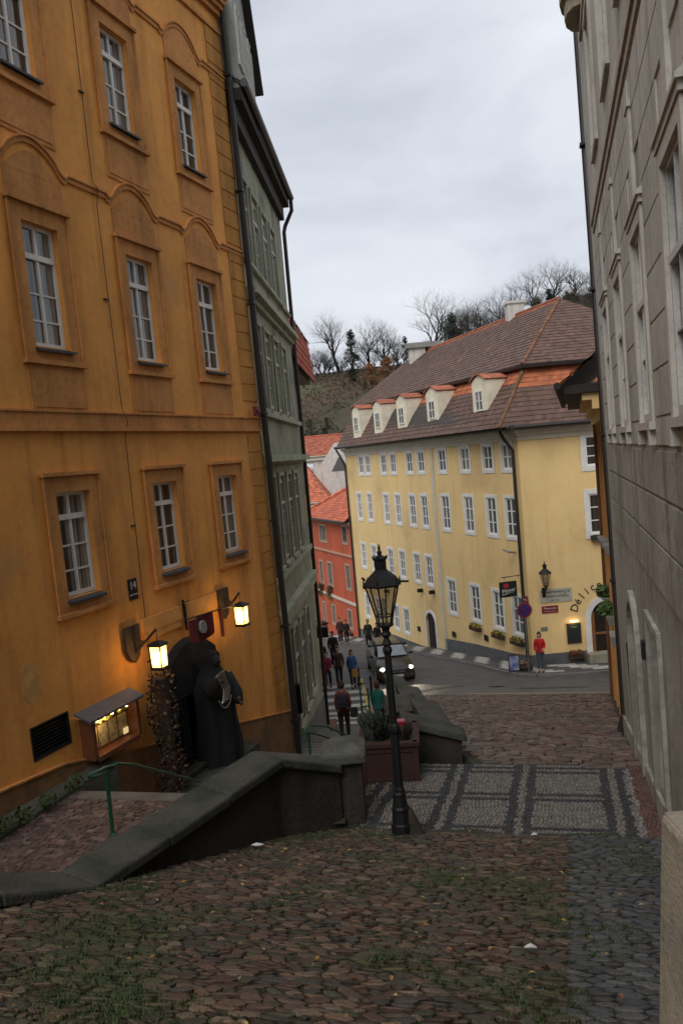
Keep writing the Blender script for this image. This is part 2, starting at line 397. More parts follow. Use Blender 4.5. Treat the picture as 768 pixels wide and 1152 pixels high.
# string courses with an arched rise over every window
def eyebrow_course(z, name):
    pts = [(-6., z)]
    for c in CO:
        pts += [(c-.84, z), (c-.8, z-.05), (c-.74, z-.06), (c-.68, z-.03)]
        pts += [(c-.62+1.24*i/16, z+.02+.34*sin(pi*i/16)**.75) for i in range(17)]
        pts += [(c+.68, z-.03), (c+.74, z-.06), (c+.8, z-.05), (c+.84, z)]
    pts.append((21.43, z))
    b = MB()
    for (h0, h1, n1) in ((-.07, .015, .035), (.015, .05, .065)):
        for p, q in zip(pts, pts[1:]):
            b.hexa([FO(p[0], .001, p[1]+h0), FO(q[0], .001, q[1]+h0), FO(q[0], n1, q[1]+h0), FO(p[0], n1, p[1]+h0),
                    FO(p[0], .001, p[1]+h1), FO(q[0], .001, q[1]+h1), FO(q[0], n1, q[1]+h1), FO(p[0], n1, p[1]+h1)])
    b.build(name, OCHRE_T, och)
eyebrow_course(4.98, 'string_course'); eyebrow_course(8.92, 'string_course')
b = MB(); b.box(FO, -6, 21.43, .001, .045, .86, 1.1); b.box(FO, -6, 21.44, .001, .09, .8, .86); b.box(FO, -6, 21.44, .001, .07, 1.1, 1.13)
b.build('string_course', OCHRE_T, och)
b = MB()
for i, (z0, z1, n1) in enumerate(((9.9, 9.97, .06), (10.3, 10.42, .1), (10.42, 10.52, .18), (10.52, 10.62, .25), (10.62, 10.75, .3))):
    b.box(FO, -6, 21.44+.004*i, .001, n1, z0, z1)
b.build('cornice', OCHRE_T, och)
rt = random.Random(5)
tiles('roof', och, FO(-6.2, .35, 10.76), FO(21.4, .35, 10.76), FO(21.4, -4.5, 15), FO(-6.2, -4.5, 15), .35, .25, (.25, .07, .035))
# quoins
b = MB(); z = -6.1; i = 0
while z < 9.8:
    if not (.74 < z+.36 and z < 1.15): b.box(FO, 20.72, 21.435, .001, .024, z+.02, z+.385)
    z += .4; i += 1
    if .35 < z-.4 < .76 or (z > .76 and z-.4 <= .76): b.build('quoins', mat('quoin_stucco', (.56, .26, .05), var=.12, scale=1.5, streak=1), och); b = MB()
b.build('quoins', mat('quoin_stucco', (.56, .26, .05), var=.12, scale=1.5, streak=1), och)
# sloping plinth with light fillet
pl = [(-6, -3.2), (12.1, -4.25), (13.3, -4.36), (15.95, -4.98)]
pl2 = [(18.7, -5.55), (21.44, -6.15)]
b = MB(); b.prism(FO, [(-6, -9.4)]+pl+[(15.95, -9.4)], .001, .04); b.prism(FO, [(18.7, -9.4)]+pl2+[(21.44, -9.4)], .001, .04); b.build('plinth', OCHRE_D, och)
b = MB()
for P_ in (pl, pl2):
    for p, q in zip(P_, P_[1:]): b.prism(FO, [(p[0], p[1]), (q[0], q[1]), (q[0], q[1]+.03), (p[0], p[1]+.03)], .001, .06)
b.build('plinth_fillet', OCHRE_T, och)
# ventilation grille
b = MB(); b.box(FO, 12.7, 13.55, -.12, -.1, -4.09, -3.58)
for i in range(9): z = -4.06+i*.055; b.box(FO, 12.72, 13.53, -.09, -.02-.0, z, z+.022)
for s in (12.7, 13.52): b.box(FO, s, s+.03, -.1, .012, -4.09, -3.58)
b.box(FO, 12.73, 13.52, -.095, .012, -4.09, -4.065); b.box(FO, 12.73, 13.52, -.095, .012, -3.605, -3.58)
b.build('ventilation_grille', METAL_D, och)
# lightning cable, alarm, number plate
b = MB(); b.tube([FO(15.86, .02, 10), FO(15.83, .03, 5.1), FO(15.86, .1, 5), FO(15.88, .03, 4.7), FO(15.9, .03, 1.2), FO(15.9, .12, .98), FO(15.9, .03, .7), FO(15.82, .03, -4.6), FO(15.88, .05, -6.2)], .007, 5)
for z in (8.3, 6.6, 3.1, -.9, -3.4): b.box(FO, 15.78, 15.9, .002, .035, z, z+.02)
b.build('lightning_cable', METAL_D, och)
b = MB(); b.box(FO, 20.95, 21.13, .1, .19, 1.15, 1.38); b.tube([FO(21.04, .19, 1.26), FO(21.04, .24, 1.26)], .06, 10); b.build('alarm_siren', mat('dull_red_plastic', (.16, .03, .03), rough=.5), och, bevel=.01)
np_ = MB().box(FO, 15.48, 15.74, .002, .02, -2.2, -1.82).build('number_plate', mat('black_enamel', (.012, .013, .02), rough=.25, bump=0), och, bevel=.006)
PW = mat('white_lettering', (.75, .75, .72), rough=.5, bump=0)
text_mesh(FO, np_, '14', 15.61, .022, -1.95, .2, PW, ext=.002)
text_mesh(FO, np_, 'MALÁ STRANA', 15.61, .022, -2.11, .036, PW, ext=.002)
# doorway: stone jambs, arch, deep dark door
b = MB(); b.box(FO, 16.5, 17.75, -.3, -.26, -6.4, -3.55); b.box(FO, 16.5, 17.1, -.26, -.22, -6.3, -3.6); b.box(FO, 17.15, 17.75, -.26, -.22, -6.3, -3.6)
for s in (16.58, 17.2):
    for z in (-5.9, -5.1, -4.4): b.box(FO, s, s+.45, -.22, -.2, z, z+.6)
dr = b.build('door', mat('black_brown_door', (.016, .011, .009), rough=.6, bump=.3), och)
# decorative flat band over the door and the two board shields that carry the lanterns
b = MB(); b.box(FO, 15.74, 17.04, .002, .05, -2.86, -2.6); b.box(FO, 17.22, 18.52, .002, .05, -2.86, -2.6); b.box(FO, 15.74, 18.52, .002, .035, -3.0, -2.862)
b.build('lintel_band', mat('worn_ochre_band', (.7, .36, .1), var=.1), och)
# doorstep
b = MB(); b.box(FO, 14.75, 18.35, .002, .75, -7.5, -5.78); b.box(FO, 15.9, 18.2, .002, .35, -5.779, -5.66)
b.build('doorstep', COPING, och, bevel=.02)
# worn patch low on the wall (bare lighter plaster)
rr = random.Random(2); b = MB(); cs, cz = 12.85, -2.95
pp = [(cs+(.22+.05*rr.random())*cos(a)*(.8), cz+(.3+.08*rr.random())*sin(a)) for a in [2*pi*i/14 for i in range(14)]]
b.prism(FO, pp, .001, .004); b.build('bare_plaster_patch', mat('bare_plaster', (.7, .4, .13), var=.15, scale=4), och)

def lantern(s, z, s_in, label):
    t = thing('wall_lantern', label, 'lantern', FO(s_in, 0, z-.2), 'lanterns beside the ochre house door')
    # pointed shield-shaped board
    c = s_in
    b = MB(); b.prism(FO, [(c-.22, z+.52), (c+.22, z+.52), (c+.22, z+.12), (c+.13, z-.06), (c, z-.14), (c-.14, z-.06), (c-.22, z+.12)], .051, .1)
    b.build('backboard', WOODD, t, bevel=.008)
    n0 = .62
    b = MB(); b.tube([FO(c+.02, .1, z+.05), FO(c+(s-c)*.5, .4, z+.28), FO(s, n0, z+.47)], [.035, .028, .02], 7)
    b.tube([FO(c+.02, .1, z+.3), FO(c+(s-c)*.4, .33, z+.24)], .014, 6)
    b.build('bracket_arm', WOODD, t)
    b = MB(); b.tube([FO(s, n0, z+.47), FO(s, n0, z+.26)], .006, 5); b.build('hanging_chain', METAL_D, t)
    F = lambda x, y, zz: FO(s+x, n0+y, z+zz)
    k = 6; b = MB()
    b.lathe(F, [(.2, .2), (.19, .215), (.12, .25), (.03, .275)], 4, pi/4); rf = b.build('lantern_roof', METAL_D, t)
    b = MB()
    b.lathe(F, [(.165, -.235), (.17, -.22), (.16, -.2), (.05, -.2)], 4, pi/4)
    for i in range(4):
        a = pi/4+i*pi/2
        b.tube([F(.14*cos(a), .14*sin(a), -.21), F(.155*cos(a), .155*sin(a), .2)], .012, 5)
    for zz, r_ in ((-.19, .105), (.185, .113)):
        for x, y, x2, y2 in ((-r_, -r_, r_, -r_), (r_, -r_, r_, r_), (r_, r_, -r_, r_), (-r_, r_, -r_, -r_)): b.tube([F(x, y, zz), F(x2, y2, zz)], .011, 4)
    b.tube([F(-.1, .1, 0), F(.1, .1, 0)], .004, 4)
    b.build('lantern_frame', METAL_D, t)
    g = MB()
    for i in range(4):
        a, a2 = pi/4+i*pi/2, pi/4+(i+1)*pi/2
        g.add([F(.135*cos(a), .135*sin(a), -.2), F(.135*cos(a2), .135*sin(a2), -.2), F(.15*cos(a2), .15*sin(a2), .19), F(.15*cos(a), .15*sin(a), .19)], [(0, 1, 2, 3)])
    g.build('lantern_glass', LGLASS, t)
    b = MB(); b.ball(F(0, 0, 0), .035, 8, (1, 1, 1.6)); b.build('bulb', mat('lit_bulb', (1, .85, .5), emit=30, bump=0, var=0), t)
    add_light(t, F(0, 0, -.02), LANT_W)
LGLASS = bpy.data.materials.new('lit_amber_glass'); LGLASS.use_nodes = True
_n, _l = LGLASS.node_tree.nodes, LGLASS.node_tree.links; _n.clear()
_o = _n.new('ShaderNodeOutputMaterial'); _tr = _n.new('ShaderNodeBsdfTransparent'); _tr.inputs[0].default_value = (1, .8, .5, 1)
_tl = _n.new('ShaderNodeBsdfTranslucent'); _tl.inputs[0].default_value = (1, .75, .4, 1); _em = _n.new('ShaderNodeEmission'); _em.inputs[0].default_value = (1, .62, .2, 1); _em.inputs[1].default_value = 1.1
_ad = _n.new('ShaderNodeAddShader'); _mx = _n.new('ShaderNodeMixShader'); _mx.inputs[0].default_value = .45
_l.new(_tr.outputs[0], _mx.inputs[1]); _l.new(_tl.outputs[0], _mx.inputs[2]); _l.new(_mx.outputs[0], _ad.inputs[0]); _l.new(_em.outputs[0], _ad.inputs[1]); _l.new(_ad.outputs[0], _o.inputs[0])
LANT_W = 19
lantern(15.27, -3.14, 15.33, 'lit square lantern on a short arm left of the dark doorway, above the menu case')
lantern(18.38, -3.07, 18.66, 'lit square lantern right of the red pennant, nearer the drainpipe')

# menu display case
MF = lambda q, n, z: FO(q-.42, n, z+.1)
mc = thing('menu_display_case', 'lit wooden menu case with sloping lid on the ochre wall', 'display case', MF(14.85, 0, -4.6))
b = MB(); b.box(MF, 14.2, 15.48, .0, .03, -4.58, -3.92)
for s in (14.2, 15.4): b.box(MF, s, s+.08, .03, .24, -4.58, -3.92)
b.box(MF, 14.28, 15.4, .03, .26, -4.62, -4.54); b.build('case_body', mat('case_wood', (.17, .06, .025), rough=.5, bump=.2), mc)
b = MB(); b.hexa([MF(14.1, .0, -3.82), MF(15.58, .0, -3.82), MF(15.58, .3, -3.94), MF(14.1, .3, -3.94), MF(14.1, .0, -3.78), MF(15.58, .0, -3.78), MF(15.58, .3, -3.9), MF(14.1, .3, -3.9)])
b.build('lid', mat('grey_lead_lid', (.11, .105, .12), rough=.55), mc)
b = MB(); PAP = mat('paper_menu', (.6, .5, .28), bump=0, var=.25, scale=14, dirt=((.2, .19, .12), 26, .52))
for i in range(4): b.box(MF, 14.32+i*.27, 14.55+i*.27, .032, .038, -4.5, -4.14)
b.build('menu_sheets', PAP, mc)
b = MB(); rr = random.Random(4)
for i in range(26): b.ball(MF(14.35+rr.random()*.9, .1+rr.random()*.08, -4.06+rr.random()*.06), .03+.02*rr.random(), 5, (1, 1, .6))
b.build('leaf_garland', mat('yellow_green_leaves', (.22, .22, .03), bump=0), mc)
b = MB()
for i in range(5): b.ball(MF(14.42+i*.2, .17, -3.985+.01*(i % 2)), .026, 7)
b.build('light_bulbs', mat('warm_bulbs', (1, .72, .3), emit=14, bump=0, var=0), mc)
b = MB(); b.box(MF, 15.22, 15.34, .05, .07, -4.5, -4.4); b.build('glowing_card', mat('glowing_card_paper', (.8, .62, .3), emit=.5, bump=0), mc)  # card glows by itself: lamplight put in as emission
for s in (14.55, 15.15): add_light(mc, MF(s, .2, -4.02), 3.5, (1, .66, .3), .02)

# red pennant, its pole and iron hook
pn = thing('red_pennant', 'dark red cloth pennant with a pale emblem hanging over the doorway', 'banner', FO(17.9, 0, -2.9))
b = MB(); b.tube([FO(17.1, .05, -2.9), FO(16.45, .5, -2.76), FO(17.3, .55, -2.78), FO(18.5, .58, -2.85)], .015, 6); b.tube([FO(17.12, .05, -2.5), FO(17.12, .07, -3.1)], .028, 6)
b.tube([FO(17.0, .1, -2.56), FO(17.24, .1, -2.54)], .012, 5); b.build('bracket', METAL_D, pn)
b = MB(); k = 10
for i in range(k):
    for j in range(4):
        def q(a, c): x = a/k; sc_ = 1-.12*(c/4)**2*(1 if x < .5 else 1); return FO(16.5+.88*x, .5+.05*sin(x*9), -2.79-(.4+(.12*(1-abs(2*x-1))))*c/4)
        b.add([q(i, j), q(i+1, j), q(i+1, j+1), q(i, j+1)], [(0, 1, 2, 3)])
pc = b.build('cloth', mat('dark_red_cloth', (.13, .012, .014), rough=.9), pn, fix=False)
sol = pc.modifiers.new('solid', 'SOLIDIFY'); sol.thickness = .012
rr = random.Random(9); b = MB()
b.prism(FO, [(16.93+(.11+.02*rr.random())*cos(a), -3.0+(.12+.02*rr.random())*sin(a)) for a in [2*pi*i/11 for i in range(11)]], .515, .57)
b.build('emblem', mat('pale_emblem', (.4, .37, .33), bump=0), pn)
b = MB(); b.tube([FO(17.65, .56, -2.82), FO(17.63, .56, -3.35)], [.05, .035], 7); b.build('rolled_tassel', mat('red_rope', (.2, .04, .02)), pn)

# robed statue by the door
st = thing('robed_statue', 'black hooded robed figure draped with silver chains beside the doorway', 'statue', FO(18.2, .75, -5.98))
FL = lambda x, y, z: FO(17.28+x*1.02, .4+y, -5.8+z*.97)
b = MB(); prof = [(.02, .5, .42), (.4, .47, .4), (.9, .42, .36), (1.3, .43, .34), (1.6, .45, .33), (1.8, .36, .28), (1.92, .2, .2), (2.0, .17, .18), (2.15, .18, .19), (2.27, .12, .13), (2.32, .02, .02)]
K = 40; vs = []
for zz, rx, ry in prof:
    for j in range(K):
        a = 2*pi*j/K; fold = 1+.11*sin(a*7+zz*1.4+.6*sin(zz*3))*(1 if zz < 1.8 else .2)+.05*sin(a*15+zz*2)
        vs.append(FL(rx*cos(a)*fold+.04*zz*.3, ry*sin(a)*fold, zz))
n_ = len(prof)
b.add(vs, [(i*K+j, i*K+(j+1) % K, (i+1)*K+(j+1) % K, (i+1)*K+j) for i in range(n_-1) for j in range(K)]+[tuple(range((n_-1)*K, n_*K))])
b.build('robe', CLOTHB, st, smooth=True)
b = MB(); b.ball(FL(-.02, .13, 2.1), .1, 10, (1, .9, 1.2)); b.build('hooded_face', mat('face_black', (.012, .012, .012)), st, smooth=True)  # near-black ball for the face inside the hood
for sg, pp_ in ((-1, (FL(-.34, .1, 1.72), FL(-.5, .3, 1.62), FL(-.58, .46, 1.9))), (1, (FL(.36, .1, 1.7), FL(.38, .3, 1.3), FL(.12, .48, 1.25)))):
    b = MB(); b.tube(pp_, [.15, .14, .09], 10); b.build('sleeve', CLOTHB, st, smooth=True)
for hx, hy, hz in ((-.56, .5, 1.93), (.1, .5, 1.27)):
    b = MB(); b.ball(FL(hx, hy, hz), .055, 8, (1, .7, 1.2))
    for q in range(4): b.tube([FL(hx-.03+.02*q, hy+.03, hz-.03), FL(hx-.035+.022*q, hy+.06, hz-.08), FL(hx-.03+.02*q, hy+.05, hz-.12)], [.012, .011, .009], 5)
    b.tube([FL(hx+.045, hy+.02, hz), FL(hx+.07, hy+.05, hz-.05)], [.014, .01], 5)
    b.build('hand', mat('dark_bronze_hand', (.05, .04, .03), rough=.5), st, smooth=True)
b = MB(); b.tube([FL(-.02, .24, 2.13), FL(-.02, .255, 2.07)], [.012, .02], 6); b.ball(FL(-.06, .225, 2.12), .014, 6); b.ball(FL(.02, .225, 2.12), .014, 6); b.tube([FL(-.05, .225, 2.03), FL(.01, .225, 2.03)], .008, 5); b.build('face_features', mat('dark_bronze_hand', (0, 0, 0)), st, smooth=True)
b = MB()
SILV = mat('silver_chain', (.45, .44, .42), rough=.35, metal=.7, bump=0)
def link_chain(p, q, sag, n=22):
    p, q = Vector(p), Vector(q)
    for i in range(n):
        t0, t1 = i/n, (i+.8)/n; f = lambda t: p.lerp(q, t)-Vector((0, 0, sag*4*t*(1-t)))
        b.tube([f(t0), f(t1)], .013, 5)
for dx in (0, .08, .16, .24): link_chain(FL(-.62+dx, .5, 2.0), FL(-.52+dx*.9, .56, 1.68), .03, 8); link_chain(FL(-.52+dx*.9, .56, 1.68), FL(-.6+dx, .54, 1.42), .05, 7)
link_chain(FL(-.68, .52, 1.5), FL(-.25, .56, 1.5), .2, 12); link_chain(FL(-.66, .5, 1.95), FL(-.3, .5, 2.0), -.02, 8)
b.build('silver_chains', SILV, st)
# black awning hood over the door
ca = thing('doorway_canopy', 'black rounded cloth hood above the dark doorway', 'canopy', FO(17.3, 0, -3.3))
b = MB(); K = 26
for i in range(K):
    f = lambda t: .16+.035*sin(t*60)
    q = []
    for j in (i, i+1):
        a = pi*j/K; x_ = 17.12-.98*cos(a); q.append((x_, f(x_), -4.2+.95*abs(sin(a))**.75))
    (xa, na, za), (xb, nb, zb) = q
    b.hexa([FO(xa, .001, -4.3), FO(xb, .001, -4.3), FO(xb, nb, -4.3), FO(xa, na, -4.3), FO(xa, .001, za), FO(xb, .001, zb), FO(xb, nb, zb-.03), FO(xa, na, za-.03)])
b.build('hood_cloth', CLOTHB, ca)
for s, e in ((16.18, 16.7), (17.1, 18.1)):
    b = MB(); n_ = 14
    for i in range(n_):
        f = lambda t: .12+.05*sin(t*26)
        x0_, x1_ = s+(e-s)*i/n_, s+(e-s)*(i+1)/n_
        b.add([FO(x0_, f(x0_), -5.95), FO(x1_, f(x1_), -5.95), FO(x1_, f(x1_), -3.9), FO(x0_, f(x0_), -3.9)], [(0, 1, 2, 3)])
    b.build('dark_backing_cloth', CLOTHB, ca, smooth=True)  # cloth sheets added as dark fill for the doorway interior
# dried flower garland standing left of the door
ga = thing('dried_flower_garland', 'tall column of dried orange, white and brown flowers left of the doorway', 'garland', FO(16.1, .3, -5.98))
rr = random.Random(11); b = MB(); pal = [(.03, .025, .015), (.035, .045, .02), (.05, .03, .018), (.02, .02, .012), (.12, .04, .02), (.09, .02, .02), (.18, .09, .035), (.2, .18, .14)]
for i in range(900):
    zz = rr.random()*2.25; a = rr.random()*2*pi; r_ = .16+.08*rr.random()+.03*sin(zz*5)
    c = Vector(FO(15.66+r_*cos(a)*1.2+.05*sin(zz*3), .33+r_*sin(a), -5.78+zz)); s_ = .02+.026*rr.random()
    e1 = Vector((rr.uniform(-1, 1), rr.uniform(-1, 1), rr.uniform(-1, 1))).normalized(); e2 = e1.orthogonal().normalized(); e3 = e1.cross(e2)
    b.add([c+e1*s_*.6, c+e2*s_, c-e1*s_*.6, c-e2*s_, c+e3*s_*.8], [(0, 1, 4), (1, 2, 4), (2, 3, 4), (3, 0, 4), (0, 1, 2, 3)], pal[int(rr.random()**1.35*8)])
b.build('flowers', mat('dried_flowers', (1, 1, 1), attr=True, bump=0, rough=.9), ga)
b = MB(); b.tube([FO(15.66, .33, -5.8), FO(15.66, .33, -3.65)], .13, 8); b.build('core_post', WOODD, ga)
# ================================================================== SAGE GREEN HOUSE (beyond the ochre one)
FG = Frame(-1.83, 19.8, 4.07, 1, .02)
gr = thing('sage_green_house', 'narrow sage green house with deep dark eaves between ochre house and street corner', 'house', FG(4, 0, -8.5))
holes = []
rows = [(5.05, 6.85, (1.05, 2.65, 4.25, 5.85)), (1.5, 3.35, (1.2, 2.75, 4.4, 6.05)), (-2.6, -.5, (1.4, 3.0, 4.6, 6.2)), (-7.2, -4.75, (3.0, 4.5, 6.0))]
for z0, z1, cs in rows:
    for c in cs: holes.append((c-.45, c+.45, z0, z1))
holes.append((1.1, 1.95, -8.0, -5.0))
wall_sheet(FG, 'wall', GREENW, gr, .28, 8.6, -11, 8.75, holes, .1)
b = MB(); b.box(FG, .28, 8.6, -9, -.22, -11, 8.75); b.box(FG, 8.45, 8.599, -.22, -.002, -11, 8.75); b.build('rear_wall', GREENW, gr)
for z0, z1, cs in rows:
    for c in cs:
        w_ = window(FG, gr, c-.45, c+.45, z0, z1, -.05, 2, (.3, .6), .72, fm=mat('pale_green_window_paint', (.56, .57, .49), rough=.5, bump=.05), pm=PANE_B if z0 > 1 else PANE, thick=.06)
        b = MB(); b.box(FG, c-.58, c-.451, .002, .06, z0-.1, z1+.15); b.box(FG, c+.451, c+.58, .002, .06, z0-.1, z1+.15); b.box(FG, c-.58, c+.58, .002, .07, z1+.151, z1+.25)
        b.box(FG, c-.62, c+.62, .002, .12, z0-.19, z0-.1); b.build('surround', GREENW_T, w_)
b = MB()
for z0, z1, n1 in ((3.95, 4.1, .12), (4.1, 4.25, .28), (1.2, 1.32, .14), (.05, .22, .3), (-.02, .05, .16), (-3.0, -2.85, .12), (-4.15, -3.85, .16), (-3.85, -3.75, .22), (4.85, 4.93, .1)):
    b.box(FG, .29, 8.59, .001, n1, z0, z1)
b.build('ledges', GREENW_T, gr)
b = MB(); b.prism(FG, [(.3, -11), (8.58, -11), (8.58, -8.3), (.3, -7.4)], .001, .07); b.build('plinth', PLINTH, gr)
b = MB(); b.box(FG, 1.1, 1.95, -.09, -.05, -8, -5.0)
for z in (-7.6, -6.6, -5.7): b.box(FG, 1.2, 1.85, -.05, -.03, z, z+.7)
b.build('door', SOFFIT, gr)
b = MB(); b.box(FG, 2.1, 2.3, .01, .16, -6.8, -6.0); b.build('letter_box', METAL_D, gr)
# eaves
b = MB(); b.box(FG, .3, 8.6, .001, .16, 8.05, 8.5); b.box(FG, .25, 8.75, .001, .34, 8.5, 8.78)
b.build('eaves_soffit', SOFFIT, gr)
b = MB(); b.tube([FG(.2, .42, 8.86), FG(8.85, .42, 8.82)], .1, 8); b.build('gutter', ZINC, gr)
b = MB(); b.tube([FG(8.7, .42, 8.75), FG(8.75, .42, 8.4), FG(8.75, .15, 7.9), FG(8.72, .1, 7.7), FG(8.66, .1, -9.4)], .065, 8); b.build('drainpipe', PIPE, gr)
tiles('roof', gr, FG(.25, .42, 8.85), FG(8.9, .42, 8.85), FG(8.9, -4.6, 12.4), FG(.25, -4.6, 12.4), .35, .25, (.09, .06, .05))
# attic dormer storey
b = MB(); b.prism(FG, [(.3, 8.8), (3.0, 8.8), (3.0, 9.9), (1.2, 12.9), (.3, 12.9)], .3, -3.5); b.build('attic_gable', mat('pale_attic_wall', (.42, .43, .38), streak=1), gr)
b = MB(); b.prism(FG, [(3.1, 9.75), (3.22, 9.82), (1.3, 13.1), (1.15, 13.0)], .5, -3.6); b.prism(FG, [(.3, 13.0), (1.22, 13.0), (1.3, 13.12), (.3, 13.12)], .5, -3.6); b.build('attic_verge', SOFFIT, gr)
for c in (.75, 1.55, 2.35): window(FG, gr, c-.28, c+.28, 9.4, 10.75, .301, 2, (.35, .68), fm=WHITE_T)
# the two rainwater pipes on the joint between ochre and green house
rp_ = MB(); rp_.tube([FO(21.47, .13, 11), FO(21.47, .13, -7.6)], .075, 8)
for z in (9, 6.4, 3.8, 1.2, -1.4, -4, -6.4): rp_.box(FO, 21.37, 21.57, .001, .21, z, z+.04)
tag(rp_.build('drainpipe', PIPE, None), 'dark rainwater pipe running down the joint of ochre and green houses', 'drainpipe')

# ================================================================== TILED CORNER HOUSE beyond the green one
FH = Frame(-1.95, 29.2, 3.0, 1)
ho = thing('corner_house', 'house beyond the green one, red tiled eaves above and pale yellow wall low down', 'house', FH(5, 0, -10))
wall_sheet(FH, 'wall', PALEY, ho, 0, 9.5, -11, -1.5, [(1.5, 2.3, -4.5, -2.8), (4.5, 5.3, -4.5, -2.8), (7.2, 8.0, -4.5, -2.8)], .12)
wall_sheet(FH, 'upper_wall', GREYHOUSE, ho, 0, 9.5, -1.5, 5.3, [(2.5, 3.3, .5, 2.2), (6.2, 7.0, .5, 2.2)], .12)
for a, c, z0, z1 in [(1.5, 2.3, -4.5, -2.8), (4.5, 5.3, -4.5, -2.8), (7.2, 8.0, -4.5, -2.8), (2.5, 3.3, .5, 2.2), (6.2, 7.0, .5, 2.2)]: window(FH, ho, a, c, z0, z1, -.08)
b = MB(); b.box(FH, 0, 9.5, -7, -.2, -11, 5.3); b.box(FH, 0.001, .15, -.2, -.002, -11, 5.3); b.box(FH, 9.35, 9.499, -.2, -.002, -11, 5.3); b.build('rear_wall', GREYHOUSE, ho)
tiles('roof', ho, FH(-.1, .75, 3.55), FH(9.6, .75, 3.55), FH(9.6, .55, 5.4), FH(-.1, .55, 5.4), .28, .22, (.42, .08, .035))
tiles('roof', ho, FH(-.1, .62, 5.35), FH(9.6, .62, 5.35), FH(9.6, -3, 8.2), FH(-.1, -3, 8.2), .3, .22, (.42, .08, .035))
b = MB(); b.box(FH, -.05, 9.55, .001, .52, 3.5, 5.3); b.build('eaves_box', GREYHOUSE, ho)
b = MB(); b.tube([FH(3.2, .01, -6.6), FH(3.2, .9, -6.45)], .03, 6); b.tube([FH(3.2, .01, -6.2), FH(3.2, .7, -6.45)], .02, 6); b.box(FH, 3.1, 3.3, .35, .85, -7.0, -6.6); b.build('hanging_sign', METAL_D, ho)

# ================================================================== GREY HOUSE (right)
FR = Frame(1.07, 0, 14.67, -1)
gy = thing('grey_stone_house', 'tall grey beige rendered house with grooved courses and hooded windows along the right side', 'house', FR(9, 0, -5))
SE = 16.98
RC = [1.2, 3.95, 6.7, 9.45, 12.2, 15.0]
holes = [(c-.52, c+.52, .14, 2.16) for c in RC]+[(c-.52, c+.52, 5.0, 7.0) for c in RC]
arch = (12.45, 13.75, -6.6, -2.6); door2 = (9.72, 10.9, -5.05, -2.4)
wall_sheet(FR, 'wall', GREYW, gy, -8, SE, -.15, 13.5, holes, .22)
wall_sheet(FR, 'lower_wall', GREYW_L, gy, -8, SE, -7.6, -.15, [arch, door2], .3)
b = MB(); b.box(FR, -8, SE, -9, -.45, -7.6, 13.5); b.box(FR, SE-.15, SE-.001, -.45, -.002, -7.6, 13.5); b.build('rear_wall', GREYW_L, gy)
# far edge leans outwards like the old pipe beside it
b = MB(); b.add([FR(SE, 0, -7.6), FR(SE+.0, 0, -6.0), FR(SE+1.75, 0, 13.5), FR(SE, 0, 13.5), FR(SE, -2, -7.6), FR(SE, -2, -6.0), FR(SE+1.75, -2, 13.5), FR(SE, -2, 13.5)],
                [(0, 1, 2, 3), (7, 6, 5, 4), (1, 5, 6, 2), (2, 6, 7, 3), (0, 4, 5, 1)]); b.build('battered_corner', GREYW, gy)
# grooved courses: raised flat blocks with sunk joints, cut round the windows
b = MB(); zj = [-.15, .14, .6, 1.07, 1.55, 2.05, 2.5, 2.95, 3.4, 3.85]
for z0, z1 in zip(zj, zj[1:]):
    edges = [-8]
    for c in RC:
        w_ = .68 if z0 < 2.6 else .16
        edges += [c-w_, c+w_]
    edges.append(SE)
    for a, c in zip(edges[::2], edges[1::2]):
        if z0 < 2.0 or z0 > 2.4: b.box(FR, a, c, .001, .018, z0+.012, z1-.012)
        else: b.box(FR, a-.0, c, .001, .018, z0+.012, z1-.012)
b.build('grooved_courses', GREYW, gy)
b = MB()
for z0, z1 in zip((-1.75, -1.2, -.68), (-1.23, -.71, -.2)): b.box(FR, -8, SE, .001, .022, z0+.015, z1-.0)
b.build('band_courses', GREYW_L, gy)
for c in RC:
    w_ = window(FR, gy, c-.52, c+.52, .14, 2.16, -.06, 2, (.33,), .62, fm=mat('grey_white_window_paint', (.6, .59, .56), rough=.5), thick=.06, pm=PANE_B)
    b = MB()
    b.box(FR, c-.66, c-.521, .001, .045, .1, 2.3); b.box(FR, c+.521, c+.66, .001, .045, .1, 2.3); b.box(FR, c-.521, c+.521, .001, .045, 2.161, 2.3)
    b.build('surround', mat('light_grey_surround', (.52, .5, .45), var=.08), w_)
    b = MB(); b.box(FR, c-.7, c+.7, .001, .08, .02, .1); b.box(FR, c-.62, c-.5, .001, .08, -.14, .019); b.box(FR, c+.5, c+.62, .001, .08, -.14, .019); b.build('sill', mat('light_grey_surround', (0, 0, 0)), w_)
    b = MB(); b.box(FR, c-.7, c+.7, .001, .06, 2.31, 2.38); b.hexa([FR(c-.74, .001, 2.38), FR(c+.74, .001, 2.38), FR(c+.74, .08, 2.38), FR(c-.74, .08, 2.38), FR(c-.74, .001, 2.47), FR(c+.74, .001, 2.47), FR(c+.74, .08, 2.42), FR(c-.74, .08, 2.42)])
    b.build('window_hood', GREYW_T, w_)
    b = MB(); b.box(FR, c-.13, c+.13, .001, .045, 2.51, 3.45); b.box(FR, c-.16, c+.16, .001, .06, 3.45, 3.53); b.build('keystone_strip', GREYW_T, w_)
    w_ = window(FR, gy, c-.52, c+.52, 5.0, 7.0, -.1, 2, (.33,), .62, pm=PANE)
    b = MB(); b.box(FR, c-.66, c-.521, .001, .05, 4.95, 7.15); b.box(FR, c+.521, c+.66, .001, .05, 4.95, 7.15); b.box(FR, c-.66, c+.66, .001, .06, 4.85, 4.95); b.box(FR, c-.66, c+.66, .001, .06, 7.151, 7.25)
    b.build('surround', GREYW_T, w_)
b = MB()
